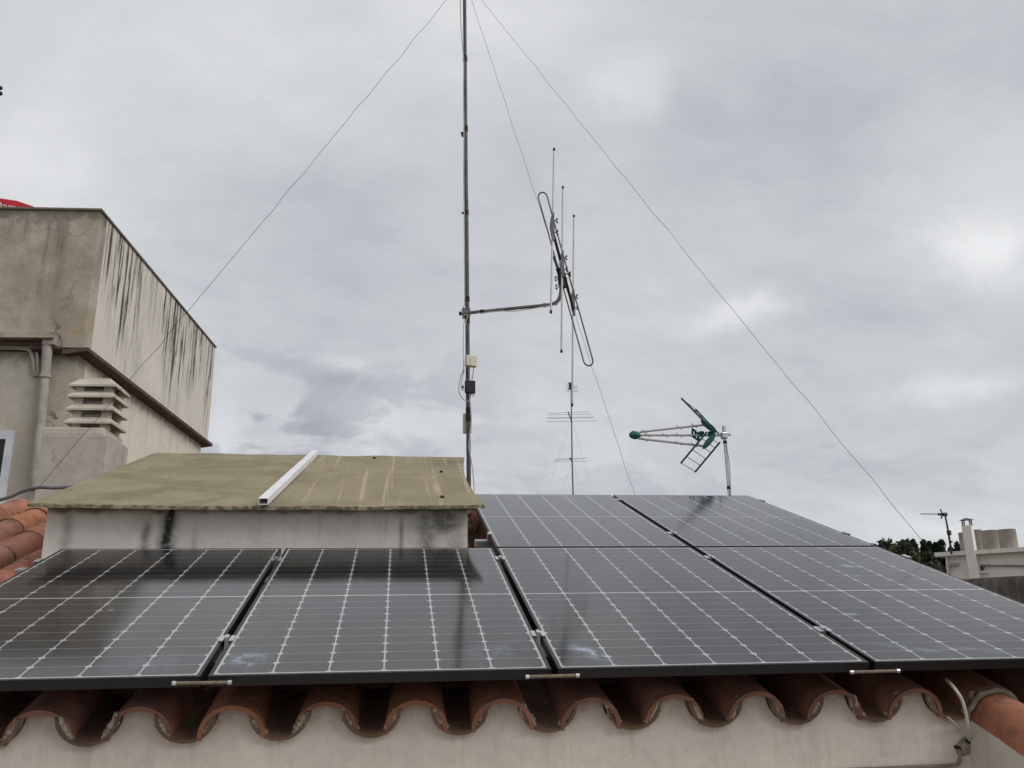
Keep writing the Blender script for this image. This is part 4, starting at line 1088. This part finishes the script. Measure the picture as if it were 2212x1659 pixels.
# chimney
cf0 = (hwall(1545, 1160) - h0).dot(fd); cf1 = (hwall(1650, 1160) - h0).dot(fd); cw = cf1 - cf0
ctz = hz(1550, 512, hD - .3).z
sh = MB().prism([hp(cf0 + .1, -.26, GZ), hp(cf0 + .31, -.26, GZ), hp(cf0 + .31, -.01, GZ), hp(cf0 + .1, -.01, GZ)], Vector((0, 0, ctz - GZ))).build('chimney_shaft', M['housewall'], wh)
cc = hp(cf0 + .205, -.135, ctz)
cw2 = MB()
for sx_ in (-1, 1):
    for sy_ in (-1, 1): cw2.tube([cc + fd * sx_ * .085 + bk * sy_ * .085, cc + fd * sx_ * .085 + bk * sy_ * .085 + Vector((0, 0, .14))], .018, 5)
base_r = [cc + fd * math.cos(t_) * .17 + bk * math.sin(t_) * .17 + Vector((0, 0, .14)) for t_ in [2 * math.pi * k / 12 for k in range(12)]]
cw2.add(base_r + [cc + Vector((0, 0, .20))], [(k, (k + 1) % 12, 12) for k in range(12)] + [tuple(range(11, -1, -1))])
cw2.build('cowl', M['galv'], sh)
# tanks
tlab = ['narrow grey fibre cement tank left of the white chimney', 'slim fibre cement tank just right of the white chimney', 'middle fibre cement water tank on the house roof', 'rightmost and darkest fibre cement water tank']
for i, (x0_, x1_, yt, yb, D) in enumerate(((1456, 1560, 590, 812, 27.2), (1600, 1745, 556, 806, 26.4), (1722, 1945, 560, 800, 25.6), (1925, 2150, 548, 790, 25.0))):
    l_, r_ = hz(x0_, yb, D), hz(x1_, yb, D); rad = (r_ - l_).xy.length / 2; c_ = (l_ + r_) / 2; c_.z = ztop + .103; tz = hz((x0_ + x1_) / 2, yt, D - rad).z
    mb = MB(); seg = 28; vs, fs = [], []
    prof = [(rad, c_.z), (rad, tz), (rad - .03, tz), (rad - .03, tz - .4)]
    for (rr, zz) in prof:
        for k in range(seg): a = 2 * math.pi * k / seg; vs.append(Vector((c_.x + rr * math.cos(a), c_.y + rr * math.sin(a), zz)))
    for j in range(3):
        for k in range(seg): fs.append((j * seg + k, j * seg + (k + 1) % seg, (j + 1) * seg + (k + 1) % seg, (j + 1) * seg + k))
    fs.append(tuple(range(3 * seg, 4 * seg)))
    mb.add(vs, fs, True); o = mb.build('water_tank', M['tank']); fix_edges(o.data); tag(o, tlab[i], 'water tank', 'water tanks on the far roof')
# brown corrugated sheeting wall in front of it
def sheet_wall():
    D = 23.0; a = hz(1400, 1190, D); b_ = hz(2208, 1140, D - .9); z0 = hz(1540, 1176, D).z; z1 = z0 
    f_ = (b_ - a); f_.z = 0; f_.normalize(); nrm = Vector((f_.y, -f_.x, 0))
    root = empty('corrugated_wall', a + Vector((0, 0, -4)), 'brown corrugated sheet wall below the cream house at the right edge', 'wall')
    L_ = 8.0; seg = 1.0; n_ = int(L_ / seg)
    for i in range(n_):
        mb = MB(); vs, fs = [], []; q = 24
        for j in range(q + 1):
            s = i * seg + seg * j / q - (0.0 if j else 0) ; w_ = .035 * math.sin(2 * math.pi * s / .25)
            p = a + f_ * (s - .6) + nrm * (w_ + .004 * (i % 2))
            top = z0 + .05 + .02 * noise.noise(Vector((i * 3.1, 0, 0))) + .075 * (s - .6) * 0
            vs += [Vector((p.x, p.y, GZ)), Vector((p.x, p.y, top))]
        for j in range(q): fs.append((2 * j, 2 * j + 2, 2 * j + 3, 2 * j + 1))
        mb.add(vs, fs, True); o = mb.build('sheet', M['rubble'], root)
        so_ = o.modifiers.new('thick', 'SOLIDIFY'); so_.thickness = .008
sheet_wall()
# antenna on the house roof
rD = 24.6
ra = empty('roof_antenna', hz(1345, 830, rD), 'small comb antenna on a leaning mast beside the far house', 'antenna')
MB().tube([hz(1348, 850, rD), hz(1315, 610, rD), hz(1270, 380, rD)], [.028, .026, .020], 7).build('pole', M['boom'], ra)
MB().tube([hz(1312, 570, rD), hz(1322, 625, rD)], .055, 7).build('bracket', M['boom'], ra)
MB().tube([hz(1335, 695, rD), hz(1340, 715, rD)], .045, 7).build('bracket', M['boom'], ra)
bo = MB().tube([hz(980, 372, rD + .4), hz(1278, 378, rD)], .008, 6).build('boom', M['galv'], ra)
for q in range(11):
    zx = 985 + q * 20; MB().tube([hz(zx, 362, rD + .3), hz(zx + 3, 384, rD + .3)], .006, 5).build('director', M['galv'], bo)
MB().tube([hz(1213, 315, rD), hz(1240, 376, rD), hz(1223, 430, rD)], .018, 6).build('reflector', M['boom'], ra)
MB().box(hz(1210, 378, rD), (.1, .06, .06), None, .01).build('dipole_box', M['boom'], ra)
MB().box(hz(1268, 380, rD), (.1, .08, .09), None, .01).build('mount', M['boom'], ra)

# antenna tip reaching in at the far left edge
sp = at(-70, 200, 9.6)
sa = empty('side_antenna', Vector((sp.x, sp.y, cT)), 'dark knobbed antenna tip just inside the left edge of the sky', 'antenna')
MB().tube([Vector((sp.x, sp.y, cT - .0)), Vector((sp.x, sp.y, sp.z + .4))], .02, 8).build('pole', M['galv2'], sa)
for (px, py) in ((1, 190), (1, 202)):
    e_ = at(px, py, 9.6); MB().tube([at(-72, py + 2, 9.6), e_], .012, 7).ell(e_, (Vector((.022, 0, 0)), Vector((0, .02, 0)), Vector((0, 0, .024))), 10, 7).build('arm', M['black'], sa)
